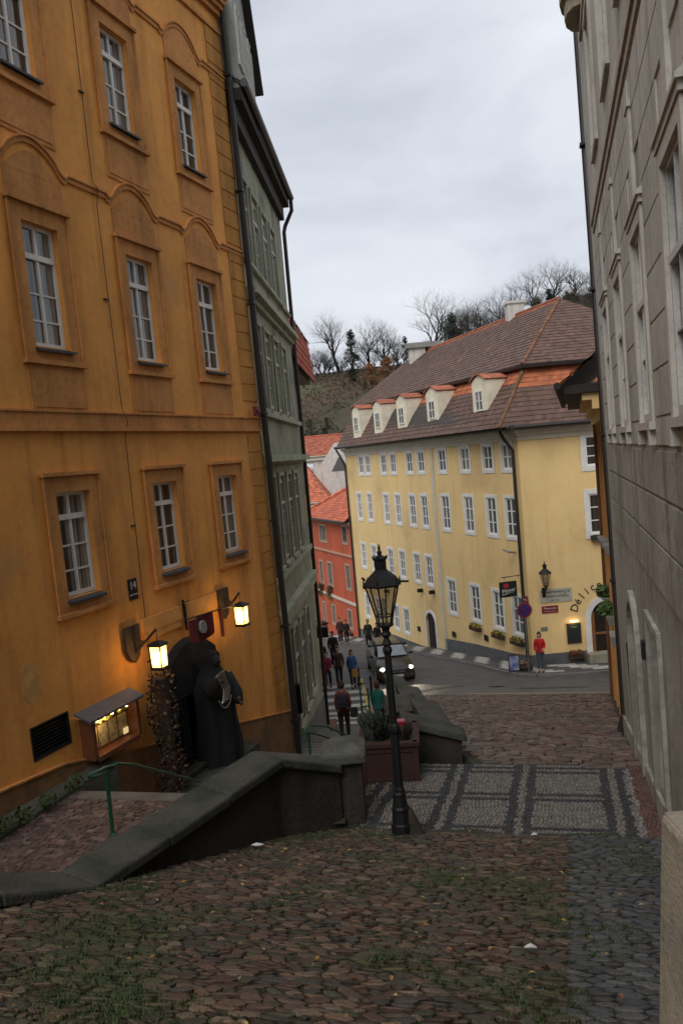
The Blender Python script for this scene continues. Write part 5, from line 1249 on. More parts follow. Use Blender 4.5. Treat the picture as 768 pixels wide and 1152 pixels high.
rail('green_railing', 'upright green railing post set with rungs near the zebra crossing', [((.1, 24.0, -8.45), 1.7), ((.33, 24.3, -8.5), 1.6)], [[(.1, 24, -7.0+.35*i), (.33, 24.3, -7.1+.35*i)] for i in range(-2, 2)]+[[(-.05, 24, -6.72), (.1, 24, -6.6), (.2, 24.1, -6.75)]])
for x, y, lab in ((.13, 36, 'farther dark bollard at the end of the yellow line'), (.62, 34.2, 'nearer dark bollard beside the zebra crossing')):
    t = thing('bollard', lab, 'bollard', (x, y, Gz(x, y)), 'dark bollards by the crossing')
    b = MB(); b.lathe(Local((x, y, Gz(x, y))), [(.09, -.05), (.09, .12), (.06, .16), (.055, .72), (.07, .74), (.07, .78), (.05, .84), (.01, .88)], 10); b.build('shaft', METAL_D, t)
    b = MB(); b.lathe(Local((x, y, Gz(x, y))), [(.058, .58), (.06, .6), (.06, .66), (.058, .68)], 10); b.build('red_band', mat('dull_red_band', (.2, .03, .03)), t)

# ================================================================== STREET LAMP
lx, ly = .42, 10.12; lz = M_(lx, ly)+.02
lp = thing('street_lamp', 'black cast iron gas lamp standing at the lower edge of the foreground cobbles', 'street lamp', (lx, ly, lz))
FLm = Local((lx, ly, lz))
b = MB(); b.lathe(FLm, [(.135, -.1), (.135, .14), (.12, .16), (.11, .3), (.115, .34), (.095, .37), (.085, .5), (.09, .53), (.07, .56)], 8, .2); b.build('base', METAL_D, lp, bevel=.004)
b = MB(); prof = [(.07, .55), (.078, .58), (.062, .62), (.06, 1.0), (.058, 1.3), (.075, 1.32), (.08, 1.36), (.07, 1.4), (.05, 1.43), (.047, 1.9), (.044, 2.3), (.06, 2.33), (.065, 2.36), (.045, 2.4), (.038, 2.45), (.035, 2.5)]
K = 16; vs = []
for r_, z_ in prof:
    for j in range(K): f = 1 if j % 2 else .86; a = 2*pi*j/K; vs.append(FLm(r_*f*cos(a), r_*f*sin(a), z_))
b.add(vs, [(i*K+j, i*K+(j+1) % K, (i+1)*K+(j+1) % K, (i+1)*K+j) for i in range(len(prof)-1) for j in range(K)]+[tuple(range((len(prof)-1)*K, len(prof)*K))]); b.build('fluted_column', METAL_D, lp)
b = MB(); b.tube([FLm(-.22, 0, 2.42), FLm(.22, 0, 2.42)], .012, 6); b.ball(FLm(-.22, 0, 2.42), .02, 6); b.ball(FLm(.22, 0, 2.42), .02, 6); b.lathe(FLm, [(.06, 2.43), (.03, 2.5), (.055, 2.56)], 10); b.build('ladder_bar', METAL_D, lp)
gas_lantern(lp, lambda x, y, z: FLm(x, y, 2.66+z), .9)
b = MB(); b.tube([FLm(-.2, .05, 3.23), FLm(-.24, .06, 3.27)], .016, 6); b.tube([FLm(.2, -.02, 3.2), FLm(.33, -.02, 3.19)], .014, 6); b.build('gas_tap_arm', METAL_D, lp)
tag(MB().hexa([(lx+.08, ly-.12, lz-.15), (lx+.34, ly-.1, lz-.15), (lx+.32, ly+.2, lz-.15), (lx+.08, ly+.2, lz-.15), (lx+.07, ly-.06, lz+.33), (lx+.13, ly-.06, lz+.32), (lx+.14, ly+.1, lz+.3), (lx+.08, ly+.1, lz+.33)]).build('guard_stone', WALLD, None, bevel=.03), 'dark wedge shaped guard stone leaning at the foot of the street lamp', 'guard stone')

# ================================================================== PLANTER
pz = -5.06
pt = thing('wooden_planter', 'large dark red wooden planter with panelled sides at the terrace corner', 'planter', (.45, 12.6, pz))
PF = Frame(-.02, 12.45, 95, 1); L1, W1, H1 = .86, .95, .66
F = lambda s, n, z: PF(s, n, z)
b = MB()
b.box(F, 0, L1, -W1, -.0, pz-.05, pz+H1-.1)
for a0, a1 in ((-.02, .06), (L1-.06, L1+.02)): b.box(F, a0, a1, -W1-.02, .02, pz-.06, pz+H1)
b.box(F, .061, L1-.061, .001, .018, pz+.02, pz+.1); b.box(F, .061, L1-.061, .001, .018, pz+H1-.16, pz+H1-.08)
b.build('box', WOODR, pt, bevel=.006)
b = MB(); b.box(F, -.05, L1+.05, -.06, .05, pz+H1-.07, pz+H1); b.box(F, -.05, L1+.05, -W1-.05, -W1+.06, pz+H1-.07, pz+H1); b.box(F, -.05, .06, -W1+.061, -.061, pz+H1-.07, pz+H1-.001); b.box(F, L1-.06, L1+.05, -W1+.061, -.061, pz+H1-.07, pz+H1-.001); b.build('rim', WOODR, pt, bevel=.006)
b = MB(); b.box(F, .061, L1-.061, -W1+.061, -.061, pz+H1-.2, pz+H1-.06); b.build('soil', SOIL, pt)
def bush(name, label, cat, c, r, n, pal, sz, stems=8, par=None, sq=.9, seed=1):
    rr = random.Random(seed); t = par or thing(name, label, cat, c)
    b = MB()
    for i in range(stems):
        a = rr.random()*6.28; e = Vector(c)+Vector((cos(a)*r*.7*rr.random(), sin(a)*r*.7*rr.random(), r*rr.uniform(.6, 1.1))); b.tube([c, e], [.008, .003], 4)
    b.build('stem', BARK, t)
    b = MB()
    for i in range(n):
        a = rr.random()*6.28; d = r*rr.random()**.5; h = rr.random()
        p = Vector(c)+Vector((cos(a)*d*(.5+.5*h), sin(a)*d*(.5+.5*h), r*1.25*h*sq)); up_ = Vector((cos(a)*.5+rr.gauss(0, .3), sin(a)*.5+rr.gauss(0, .3), 1)).normalized(); s_ = sz*rr.uniform(.6, 1.5)
        sd_ = up_.orthogonal().normalized()*s_*.22
        b.add([p-sd_, p+sd_, p+up_*s_], [(0, 1, 2)], pal[rr.randrange(len(pal))])
    b.build('foliage', LEAF, t); return t
bush('grey_green_shrub', 'spiky grey green shrub planted in the left half of the red planter', 'shrub', F(.25, -.4, pz+H1-.08), .3, 1500, [(.06, .075, .055), (.04, .055, .035), (.1, .115, .09), (.03, .04, .025)], .09, seed=3)
bush('small_heather', 'low brownish heather at the right edge of the red planter', 'plant', F(.66, -.3, pz+H1-.09), .17, 500, [(.05, .05, .035), (.09, .06, .06), (.04, .05, .03)], .05, seed=4)
tag(MB().hexa([F(.5, -.5, pz+H1-.06), F(.66, -.5, pz+H1-.06), F(.66, -.62, pz+H1-.06), F(.5, -.62, pz+H1-.06), F(.48, -.48, pz+H1+.16), F(.7, -.48, pz+H1+.16), F(.7, -.64, pz+H1+.16), F(.48, -.64, pz+H1+.16)]).build('red_flower_pot', mat('bright_red_plastic', (.35, .015, .03), rough=.4, bump=0), None, bevel=.01), 'small bright red pot standing in the planter behind the lamp post', 'flower pot')

# ================================================================== STEPPED STONE WALL beyond the planter
sw = thing('stepped_stone_wall', 'stepped dark stone stair wall with slanted coping blocks beyond the planter', 'wall', (1.5, 14.5, -5.4))
a_, e_ = Vector((1.42, 13.85)), Vector((1.02, 22.6)); dr_ = (e_-a_).normalized(); nn_ = Vector((dr_.y, -dr_.x))
segs = [(0, 2.6, -4.95, -5.12), (2.6, 5.4, -5.5, -5.6), (5.4, 8.8, -5.95, -6.25)]
b = MB()
cpm = []
for i, (s0, s1, z0, z1) in enumerate(segs):
    p = [a_+dr_*s0, a_+dr_*s1]
    q = [p[0]-nn_*.2, p[0]+nn_*.2, p[1]+nn_*.2, p[1]-nn_*.2]
    b.hexa([(v.x, v.y, -9.5) for v in q]+[(v.x, v.y, z) for v, z in zip(q, (z0, z0, z1, z1))])
    q = [p[0]-nn_*.26-dr_*.06, p[0]+nn_*.3-dr_*.06, p[1]+nn_*.3, p[1]-nn_*.26]
    m_ = MB(); m_.hexa([(v.x, v.y, z) for v, z in zip(q, (z0+.001, z0-.08, z1-.08, z1+.001))]+[(v.x, v.y, z) for v, z in zip(q, (z0+.2, z0+.05, z1+.05, z1+.2))]); cpm.append(m_)
# cross wall at the near end with its own coping
b.hexa([(.75, 13.75, -9), (1.68, 13.68, -9), (1.68, 13.98, -9), (.75, 14.05, -9), (.75, 13.75, -4.62), (1.68, 13.68, -4.95), (1.68, 13.98, -4.95), (.75, 14.05, -4.62)])
b.hexa([(.6, 16.1, -9), (1.15, 16.1, -9), (1.15, 16.6, -9), (.6, 16.6, -9), (.6, 16.1, -5.1), (1.15, 16.1, -5.1), (1.15, 16.6, -5.1), (.6, 16.6, -5.1)])
b.build('wall_body', WALLD, sw)
for m_ in cpm: m_.build('coping_stone', COPING, sw, bevel=.02)
MB().hexa([(.7, 13.66, -4.6), (1.78, 13.6, -4.94), (1.78, 14.05, -4.94), (.7, 14.12, -4.6), (.7, 13.7, -4.48), (1.78, 13.64, -4.84), (1.78, 14.02, -4.8), (.7, 14.08, -4.42)]).build('coping_stone', COPING, sw, bevel=.02)
MB().hexa([(.5, 16.0, -5.09), (1.2, 16.0, -5.09), (1.2, 16.7, -5.09), (.5, 16.7, -5.09), (.56, 16.06, -4.96), (1.15, 16.06, -4.96), (1.15, 16.64, -4.9), (.56, 16.64, -4.9)]).build('coping_stone', COPING, sw, bevel=.02)
# no-parking sign and cafe board on the corner island
x, y = 7.55, 35.5; z = Gz(x, y)+KH
t = thing('no_parking_sign', 'round blue sign with red rim on a thin grey post at the corner', 'road sign', (x, y, z))
MB().tube([(x, y, z-.05), (x-.02, y, z+3.1)], .03, 7).build('post', mat('galvanised_post', (.2, .2, .2), rough=.5, metal=.4), t)
Fs = Local((x-.02, y-.05, z+2.75)); Ls = lambda a, n, zz: (x-.02+a, y-.05-n, z+2.75+zz)
MB().prism(Ls, [(.33*cos(a), .33*sin(a)) for a in [2*pi*i/24 for i in range(24)]], 0, .015).build('red_rim', mat('dull_sign_red', (.22, .015, .04), rough=.5, bump=0), t)
MB().prism(Ls, [(.25*cos(a), .25*sin(a)) for a in [2*pi*i/24 for i in range(24)]], .016, .02).build('blue_disc', mat('dull_sign_blue', (.035, .02, .16), rough=.5, bump=0), t)
MB().prism(Ls, [(-.19, .16), (-.16, .19), (.19, -.16), (.16, -.19)], .021, .025).build('red_bar', mat('dull_sign_red', (0, 0, 0)), t)
x, y = 7.0, 35.9; z = Gz(x, y)+KH
t = thing('pavement_board', 'folding pavement board with blue and white poster left of the red-jacketed person', 'sign board', (x, y, z))
La = lambda a, n, zz: (x+.75*(a-.1*n), y+.75*(-n+.1*a), z+.75*zz)
b = MB()
for sg in (-1, 1): b.hexa([La(-.32, .22*sg-.015, 0), La(.32, .22*sg-.015, 0), La(.32, .22*sg+.015, 0), La(-.32, .22*sg+.015, 0), La(-.32, -.015+.02*sg, 1.0), La(.32, -.015+.02*sg, 1.0), La(.32, .015+.02*sg, 1.0), La(-.32, .015+.02*sg, 1.0)])
b.build('frame', WOODD, t)
MB().hexa([La(-.27, .2, .12), La(.27, .2, .12), La(.27, .23, .12), La(-.27, .23, .12), La(-.27, .055, .92), La(.27, .055, .92), La(.27, .07, .92), La(-.27, .07, .92)]).build('poster', mat('blue_poster', (.05, .07, .28), col2=(.5, .52, .55), scale=3, bump=0), t)
x, y = 7.5, 35.95; z = Gz(x, y)+KH
t = thing('potted_plant', 'low planter of brown autumn leaves and pale stones at the foot of the road sign', 'plant', (x, y, z))
MB().lathe(Local((x, y, z)), [(.3, -.02), (.38, .2), (.36, .22)], 10).build('pot', WOODD, t)
b = MB(); leafball(b, (x, y, z+.32), .33, 260, random.Random(3), [(.12, .06, .03), (.25, .2, .14), (.06, .07, .03)], .06, .6); b.build('leaves', LEAF, t)
x, y = 11.1, 34.2; z = Gz(x, y)
t = thing('litter_bin', 'slim dark green bin on a post by the cafe kerb at right', 'litter bin', (x, y, z))
MB().lathe(Local((x, y, z)), [(.2, .0), (.22, .05), (.24, .9), (.26, .93), (.2, 1.0), (.05, 1.08)], 12).build('bin_body', mat('dark_green_paint', (.02, .03, .022), rough=.5), t)
MB().tube([(x+.26, y, z), (x+.26, y, z+1.5)], .04, 7).build('post', METAL_D, t)
# ================================================================== PEOPLE
def skin_obj(name, vs, es, rs, m, parent, sub=1):
    me = bpy.data.meshes.new(name); me.from_pydata([tuple(v) for v in vs], es, [])
    bm = bmesh.new(); bm.from_mesh(me); ly_ = bm.verts.layers.skin.verify(); bm.verts.ensure_lookup_table()
    for i, v in enumerate(bm.verts):
        r_ = rs[i]; v[ly_].radius = r_ if isinstance(r_, tuple) else (r_, r_); v[ly_].use_root = (i == 0)
    bm.to_mesh(me); bm.free(); me.materials.append(m)
    o = bpy.data.objects.new(name, me); COL.objects.link(o); o.parent = parent
    sk = o.modifiers.new('skin', 'SKIN'); sk.use_smooth_shade = True
    if sub: s_ = o.modifiers.new('sub', 'SUBSURF'); s_.levels = sub; s_.render_levels = sub
    return o
def cloth(name, r, g, b_): return mat(name, (r, g, b_), rough=.9, var=.1, scale=6, bump=.2)
def person(label, x, y, face, jacket, trousers, h=1.72, stride=.18, arms=((.1, .1), (.1, -.1)), hair=HAIR, hair_len=.0, hat=None, dz=0, female=False, group='people on the street', hold=None, coat=False, bend=None):
    """standing or walking figure; face = heading in degrees (0 looks along +Y). arms: per side (forward swing, elbow bend)"""
    k = h/1.75; t = thing('person', label, 'person', (x, y, Gz(x, y)+dz+.01), group, R(-face)); V = Vector
    sh = .165 if not female else .148
    # body, root at the pelvis
    vs, es, rs = [], [], []
    def v(p, r_, a=None):
        vs.append(V(p)*k); rs.append(tuple(q*k for q in r_) if isinstance(r_, tuple) else r_*k)
        if a is not None: es.append((a, len(vs)-1))
        return len(vs)-1
    pel = v((0, 0, .95), (.13, .1)); sp = v((0, .0, 1.12), (.12, .09), pel); chs = v((0, .01, 1.3), (.1, .07), sp); nk = v((0, 0, 1.49), .05, chs)
    hd0 = v((0, .015, 1.56), (.065, .075), nk); hd1 = v((0, .01, 1.65), (.078, .092), hd0); hd2 = v((0, 0, 1.73), (.06, .07), hd1)
    v((0, .1, 1.615), .012, hd1)
    hands = []
    for i, sg in enumerate((-1, 1)):
        sw_, eb = arms[i]
        s1 = v((sg*sh, 0, 1.39), .035, chs); el = v((sg*(sh+.05), .28*sin(sw_)-.02, 1.42-.28*cos(sw_)), .042, s1)
        wr = v((sg*(sh+.05-.05*eb), vs[el].y/k+.25*sin(sw_+eb), vs[el].z/k-.25*cos(sw_+eb)), .027, el)
        dv = (vs[wr]-vs[el]).normalized(); pm_ = v(vs[wr]/k+dv*.05, (.033, .018), wr)
        lat = V((1, 0, 0)).cross(dv).normalized()
        for q in range(4):
            o_ = (q-1.5)*.018; f1 = v(vs[pm_]/k+dv*.045+lat*o_, .0085, pm_); v(vs[f1]/k+dv*(.035-.005*abs(q-1.3))+V((-sg*.012, 0, 0)), .0075, f1)
        th = v(vs[wr]/k+dv*.03+lat*.035, .01, wr); v(vs[th]/k+dv*.035+lat*.01, .008, th); hands.append(vs[pm_].copy())
    feet = []
    for i, sg in enumerate((-1, 1)):
        st_ = stride*(1 if i else -1)
        hp = v((sg*.085, 0, .9), .085, pel); kn = v((sg*.09, st_*.55+.03, .5), .058, hp); an = v((sg*.09, st_, .09), .04, kn); to = v((sg*.1, st_+.14, .035), .03, an); feet.append((sg*.09, st_))
    skin_obj('body', vs, es, rs, SKIN, t)
    # face
    b = MB(); [b.ball(V((sg*.032, .088, 1.645))*k, .0065*k, 6) for sg in (-1, 1)]; b.build('eyes', METAL_D, None).parent = t
    b = MB(); b.box(W0, -.022*k, .022*k, .083*k, .092*k, 1.58*k, 1.588*k); b.build('mouth', mat('lips', (.3, .1, .08), bump=0), None).parent = t
    b = MB(); [b.ball(V((sg*.083, .0, 1.64))*k, .022*k, 6, (.5, 1, 1.4)) for sg in (-1, 1)]; b.build('ears', SKIN, None).parent = t
    # hair or hat
    b = MB(); K = 12
    pr = [(.098, 1.60-hair_len), (.104, 1.66), (.1, 1.71), (.075, 1.76), (.03, 1.785)]
    b.lathe(lambda a, c, z: tuple(V((a*.9, c*.95-.022 if z > 1.7 else c*.72-.045, z))*k), pr, K); b.build('hair' if hat is None else 'hat', hat or hair, None, smooth=True).parent = t
    # jacket
    vs2, es2, rs2 = [], [], []
    def w(p, r_, a=None):
        vs2.append(V(p)); rs2.append(tuple(q*k for q in r_) if isinstance(r_, tuple) else r_*k)
        if a is not None: es2.append((a, len(vs2)-1))
        return len(vs2)-1
    low = .62 if coat else .84
    a0 = w(V((0, 0, 1.1))*k, (.16, .125)); a1 = w(V((0, .01, 1.34))*k, (.165, .13), a0); a2 = w(V((0, -.005, 1.5))*k, (.09, .085), a1); a3 = w(V((0, 0, low+.06))*k, (.175, .14), a0); w(V((0, 0, low-.02))*k, (.17, .14), a3)
    ids = {}
    base = 8
    for i, sg in enumerate((-1, 1)):
        s1 = w(V((sg*(sh+.005), 0, 1.4))*k, .066, a1); off_ = base+i*(4+8+2)
        el = w(vs[off_+1], .062, s1); wr = w(vs[off_+1].lerp(vs[off_+2], .93), .046, el)
    skin_obj('jacket', vs2, es2, rs2, jacket, t)
    vs3, es3, rs3 = [V((0, 0, .95))*k], [], [(.155*k, .12*k)]
    for i, sg in enumerate((-1, 1)):
        st_ = feet[i][1]
        for p, r_, a in ((V((sg*.09, 0, .85)), .1, 0), (V((sg*.092, st_*.55+.03, .5)), .072, None), (V((sg*.09, st_, .12)), .058, None)):
            vs3.append(p*k); rs3.append(r_*k); es3.append((0 if a == 0 else len(vs3)-2, len(vs3)-1))
    skin_obj('trousers', vs3, es3, rs3, trousers, t)
    for i, sg in enumerate((-1, 1)):
        b = MB(); fx, fy = feet[i]
        b.hexa([V(p)*k for p in ((fx-.045, fy-.07, 0), (fx+.045, fy-.07, 0), (fx+.05, fy+.2, 0), (fx-.05, fy+.2, 0), (fx-.04, fy-.06, .12), (fx+.04, fy-.06, .12), (fx+.04, fy+.17, .055), (fx-.04, fy+.17, .055))])
        b.build('shoe', SHOE, None, bevel=.015).parent = t
    return t, k
SHOE = mat('dark_shoes', (.02, .018, .016), rough=.6)
def pack_at(name, label, cat, t, off_, size, m, m2=None, straps=True):
    """bag placed against a person (local offset turned into world space)"""
    rz = t.rotation_euler.z; c = Vector((off_[0]*cos(rz)-off_[1]*sin(rz), off_[0]*sin(rz)+off_[1]*cos(rz), off_[2]))+t.location
    g = thing(name, label, cat, c, None, rz); sx, sy, sz = size
    b = MB(); b.hexa([(-sx*.9, -sy, 0), (sx*.9, -sy, 0), (sx*.9, sy, 0), (-sx*.9, sy, 0), (-sx*.75, -sy*.6, sz), (sx*.75, -sy*.6, sz), (sx*.75, sy*.8, sz), (-sx*.75, sy*.8, sz)]); o = b.build('bag_body', m, None, bevel=min(sx, sy)*.6); o.parent = g
    b = MB(); b.box(W0, -sx*.55, sx*.55, -sy*1.25, -sy*.85, sz*.12, sz*.5); o = b.build('pocket', m2 or m, None, bevel=.015); o.parent = g
    if straps:
        b = MB()
        for sg in (-1, 1): b.tube([(sg*sx*.4, sy*.6, sz*.1), (sg*sx*.6, sy*2.6, sz*.35), (sg*sx*.55, sy*2.7, sz*.8), (sg*sx*.4, sy*.5, sz*.98)], .014, 5)
        o = b.build('straps', m2 or m, None); o.parent = g
    return g
BLACKC = cloth('black_cloth', .012, .012, .014); DARKJ = cloth('dark_jeans', .018, .02, .028); MAG = cloth('magenta_coat', .22, .02, .07); REDJ = cloth('red_jacket', .5, .012, .012)
BLUEJ = cloth('blue_jacket', .02, .09, .24); TEAL = cloth('teal_coat', .01, .13, .1); BROWNJ = cloth('brown_coat', .05, .03, .022); RUST = cloth('rust_orange_jacket', .16, .03, .012); JEAN = cloth('grey_blue_jeans', .07, .085, .11)
OLIVE = cloth('dark_olive', .03, .03, .02); PURP = cloth('muted_purple_coat', .06, .05, .09); MUST = cloth('mustard_bag', .33, .19, .04); BEIGE = cloth('beige_bag', .25, .17, .11)
t, k = person('woman seen from behind in rust and red jacket with rucksack walking down the lower path', -.42, 22.6, 3, RUST, BLACKC, 1.68, .12, ((.1, .25), (.15, .3)), female=True, dz=.02, hat=cloth('plum_hat', .05, .015, .02))
pack_at('rucksack', 'blue black rucksack on the back of the rust-jacketed woman', 'rucksack', t, (0, -.26, 1.0), (.17, .09, .42), cloth('navy_nylon', .02, .02, .05), BLACKC)
pack_at('shoulder_bag', 'black shoulder bag at the right hip of the rust-jacketed woman', 'bag', t, (.3, -.05, .68), (.13, .07, .28), BLACKC, straps=False)
pack_at('shopping_bag', 'beige bag carried at the left side of the rust-jacketed woman', 'bag', t, (-.31, .0, .32), (.13, .06, .34), BEIGE, straps=False)
person('person in teal coat half hidden behind the street lamp and planter shrub', .62, 24.6, 20, TEAL, DARKJ, 1.65, .1, female=True, hair=mat('reddish_hair', (.09, .03, .015)), hair_len=.05)
t, k = person('tall walker in dark brown coat in the middle of the crossing group', -.72, 36.3, 175, BROWNJ, BLACKC, 1.78, .16, ((.25, .2), (-.2, .3)), hair=mat('brown_hair', (.1, .06, .035)))
t, k = person('walker in blue jacket with mustard bag at the right of the crossing group', -.12, 35.9, 170, BLUEJ, BLACKC, 1.66, .14, ((.2, .4), (-.1, .3)), female=True, hair_len=.1)
pack_at('mustard_bag', 'mustard yellow bag hanging at the hip of the blue-jacketed walker', 'bag', t, (-.05, .22, .5), (.17, .08, .36), MUST, straps=False)
person('walker in bright magenta coat with arms swinging on the zebra crossing', -1.22, 36.1, 185, MAG, BLACKC, 1.62, .2, ((.35, .4), (-.3, .5)), female=True, coat=False, hair=mat('brown_hair', (0, 0, 0)))
person('person in muted purple coat at the left edge by the green house pipe', -1.72, 35.8, 180, PURP, BLACKC, 1.66, .1, female=True, hair=mat('brown_hair', (0, 0, 0)))
person('figure in black behind the magenta coat at left of the group', -1.5, 38.2, 180, BLACKC, BLACKC, 1.75, .12)
person('man in black jacket with white badge walking farther up the far street', -1.0, 41.0, 178, BLACKC, BLACKC, 1.78, .15)
person('person in red jacket and grey jeans standing at the yellow house corner', 8.05, 35.35, 200, REDJ, JEAN, 1.74, .05, ((.1, 1.2), (.05, .5)), dz=KH, hair_len=.08)
t, k = person('dark dressed person walking on the far pavement beside the yellow house', .95, 47.6, 190, OLIVE, BLACKC, 1.78, .15, dz=KH, coat=True, hair=mat('fair_hair', (.3, .2, .1)))
person('second dark dressed person just right of the first on the far pavement', 1.45, 47.0, 190, BLACKC, BLACKC, 1.6, .1, dz=KH, coat=True)
person('person in dark coat on the far pavement where the red and yellow houses meet', -.75, 53.5, 170, BROWNJ, BLACKC, 1.72, .1, dz=KH)
person('shorter person in black beside the dark coat at the red house', -.35, 52.6, 170, BLACKC, BLACKC, 1.6, .1, dz=KH)

# ================================================================== CAR
def make_car(x, y, yaw):
    z = Gz(x, y)+.01; t = thing('parked_car', 'dark small car with both headlights lit turning on the street behind the lamp post', 'car', (x, y, z), None, yaw)
    t.name = 'car'
    PAINT = mat('dark_olive_car_paint', (.035, .026, .016), rough=.25, bump=0, var=.03, spec=.6)
    CHR = mat('chrome_trim', (.5, .52, .58), rough=.25, metal=.8, bump=0); RUB = mat('black_rubber', (.012, .012, .012), rough=.8, bump=.1)
    GL = mat('windscreen_glass', (.3, .33, .36), rough=.08, bump=0, spec=1.); 
    def P(name, m, b, **kw): o = b.build(name, m, None, **kw); o.parent = t; return o
    # car points to -Y. sections along y: (y, half width low, half width belt, z sill, z belt, z top)
    L = [(-1.95, .62, .6, .32, .66, .68), (-1.85, .76, .72, .22, .74, .8), (-1.5, .82, .8, .2, .8, .93), (-1.0, .84, .82, .2, .86, 1.0), (-.6, .84, .83, .2, .9, 1.04), (.6, .84, .83, .2, .92, 1.06), (1.4, .83, .82, .22, .94, 1.08), (1.9, .78, .74, .28, .92, 1.04), (1.98, .66, .64, .36, .8, .86)]
    b = MB(); vs = []; K = 12
    for yy, wl, wb_, zs, zb, zt in L:
        ring = [(-wl*.9, zs), (-wl, zs+.12), (-wl-.01, (zs+zb)/2), (-wb_, zb), (-wb_*.9, zt-.02), (-wb_*.4, zt), (wb_*.4, zt), (wb_*.9, zt-.02), (wb_, zb), (wl+.01, (zs+zb)/2), (wl, zs+.12), (wl*.9, zs)]
        vs += [(a, yy, c) for a, c in ring]
    n_ = len(L); b.add(vs, [(i*K+j, i*K+(j+1) % K, (i+1)*K+(j+1) % K, (i+1)*K+j) for i in range(n_-1) for j in range(K)]+[tuple(range(K)), tuple(range((n_-1)*K, n_*K))]); body = P('body', PAINT, b, smooth=True, bevel=.02)
    R_ = [(-.95, .7, 1.0, .0), (-.35, .66, 1.0, .46), (.2, .64, 1.0, .5), (1.2, .64, 1.02, .48), (1.8, .68, 1.02, .1)]
    b = MB(); vs = []
    for yy, w_, z0, hh in R_: vs += [(-w_-.08, yy, z0), (-w_*.93+.02, yy, z0+hh*.8), (-w_*.8, yy, z0+hh), (w_*.8, yy, z0+hh), (w_*.93-.02, yy, z0+hh*.8), (w_+.08, yy, z0)]
    b.add(vs, [(i*6+j, i*6+(j+1) % 6, (i+1)*6+(j+1) % 6, (i+1)*6+j) for i in range(4) for j in range(6)]); P('cabin', PAINT, b, bevel=.015)
    b = MB(); b.add([(-.66, -.93, 1.05), (.66, -.93, 1.05), (.56, -.4, 1.42), (-.56, -.4, 1.42)], [(0, 1, 2, 3)]); b.v = [(a, c-.03, d+.02) for a, c, d in b.v]; P('windscreen', GL, b)
    for sg in (-1, 1):
        b = MB(); b.add([(sg*.785, -.7, 1.06), (sg*.785, .25, 1.07), (sg*.69, .22, 1.4), (sg*.69, -.32, 1.38)], [(0, 1, 2, 3)]); b.add([(sg*.785, .33, 1.07), (sg*.785, 1.45, 1.08), (sg*.69, 1.15, 1.4), (sg*.69, .3, 1.4)], [(0, 1, 2, 3)]); P('side_window', GL, b)
        b = MB(); b.ball((sg*.93, -.62, 1.06), .1, 8, (1, .7, .7)); b.tube([(sg*.8, -.6, 1.0), (sg*.9, -.62, 1.04)], .02, 5); P('wing_mirror', PAINT, b, smooth=True)
        b = MB(); b.ball((sg*.62, -1.83, .7), .13, 12, (1.15, .45, .8)); hl = P('headlight', mat('headlight_lens', (.8, .75, .62), rough=.1, emit=1.2, bump=0), b, smooth=True)
        b = MB(); b.ball((sg*.62, -1.89, .7), .06, 8); o = b.build('headlight_bulb', mat('lit_headlamp', (1, .8, .5), emit=26, bump=0, var=0), hl)
        b = MB(); b.box(W0, sg*.55-.1, sg*.55+.1, -1.93, -1.88, .36, .44); P('fog_lamp', CHR, b)
        for yy in (-1.25, 1.25):
            b = MB(); b.tube([(sg*.68, yy, .31), (sg*.86, yy, .31)], [.31, .31], 20); w_ = P('wheel', RUB, b, bevel=.02)
            b = MB(); b.tube([(sg*.865, yy, .31), (sg*.875, yy, .31)], [.2, .17], 14); b.build('rim', CHR, w_)
    b = MB(); b.box(W0, -.36, .36, -1.975, -1.9, .68, .72); b.box(W0, -.34, .34, -1.98, -1.9, .56, .58); b.box(W0, -.34, .34, -1.972, -1.9, .62, .64); P('grille', CHR, b)
    b = MB(); b.box(W0, -.34, .34, -1.965, -1.9, .54, .7); P('grille_mesh', RUB, b)
    b = MB(); b.box(W0, -.7, .7, -1.99, -1.85, .3, .46); P('bumper', PAINT, b, bevel=.03)
    b = MB(); b.box(W0, -.26, .26, -2.01, -1.995, .36, .47); pl_ = P('number_plate', mat('plate_white', (.6, .62, .7), bump=0, rough=.4), b)
    b = MB(); b.tube([(-.5, -.9, 1.09), (.1, -.78, 1.15)], .01, 4); b.tube([(.0, -.9, 1.09), (.5, -.78, 1.15)], .01, 4); P('wipers', RUB, b)
    for sg in (-1, 1):
        d = bpy.data.lights.new('headlamp_beam', 'SPOT'); d.energy = 60; d.spot_size = R(70); d.color = (1, .82, .6); d.shadow_soft_size = .06
        o = bpy.data.objects.new('headlamp_beam', d); COL.objects.link(o); o.parent = t; o.location = (sg*.62, -2.02, .7); o.rotation_euler = (R(80), 0, R(180))
make_car(1.62, 37.9, R(7))
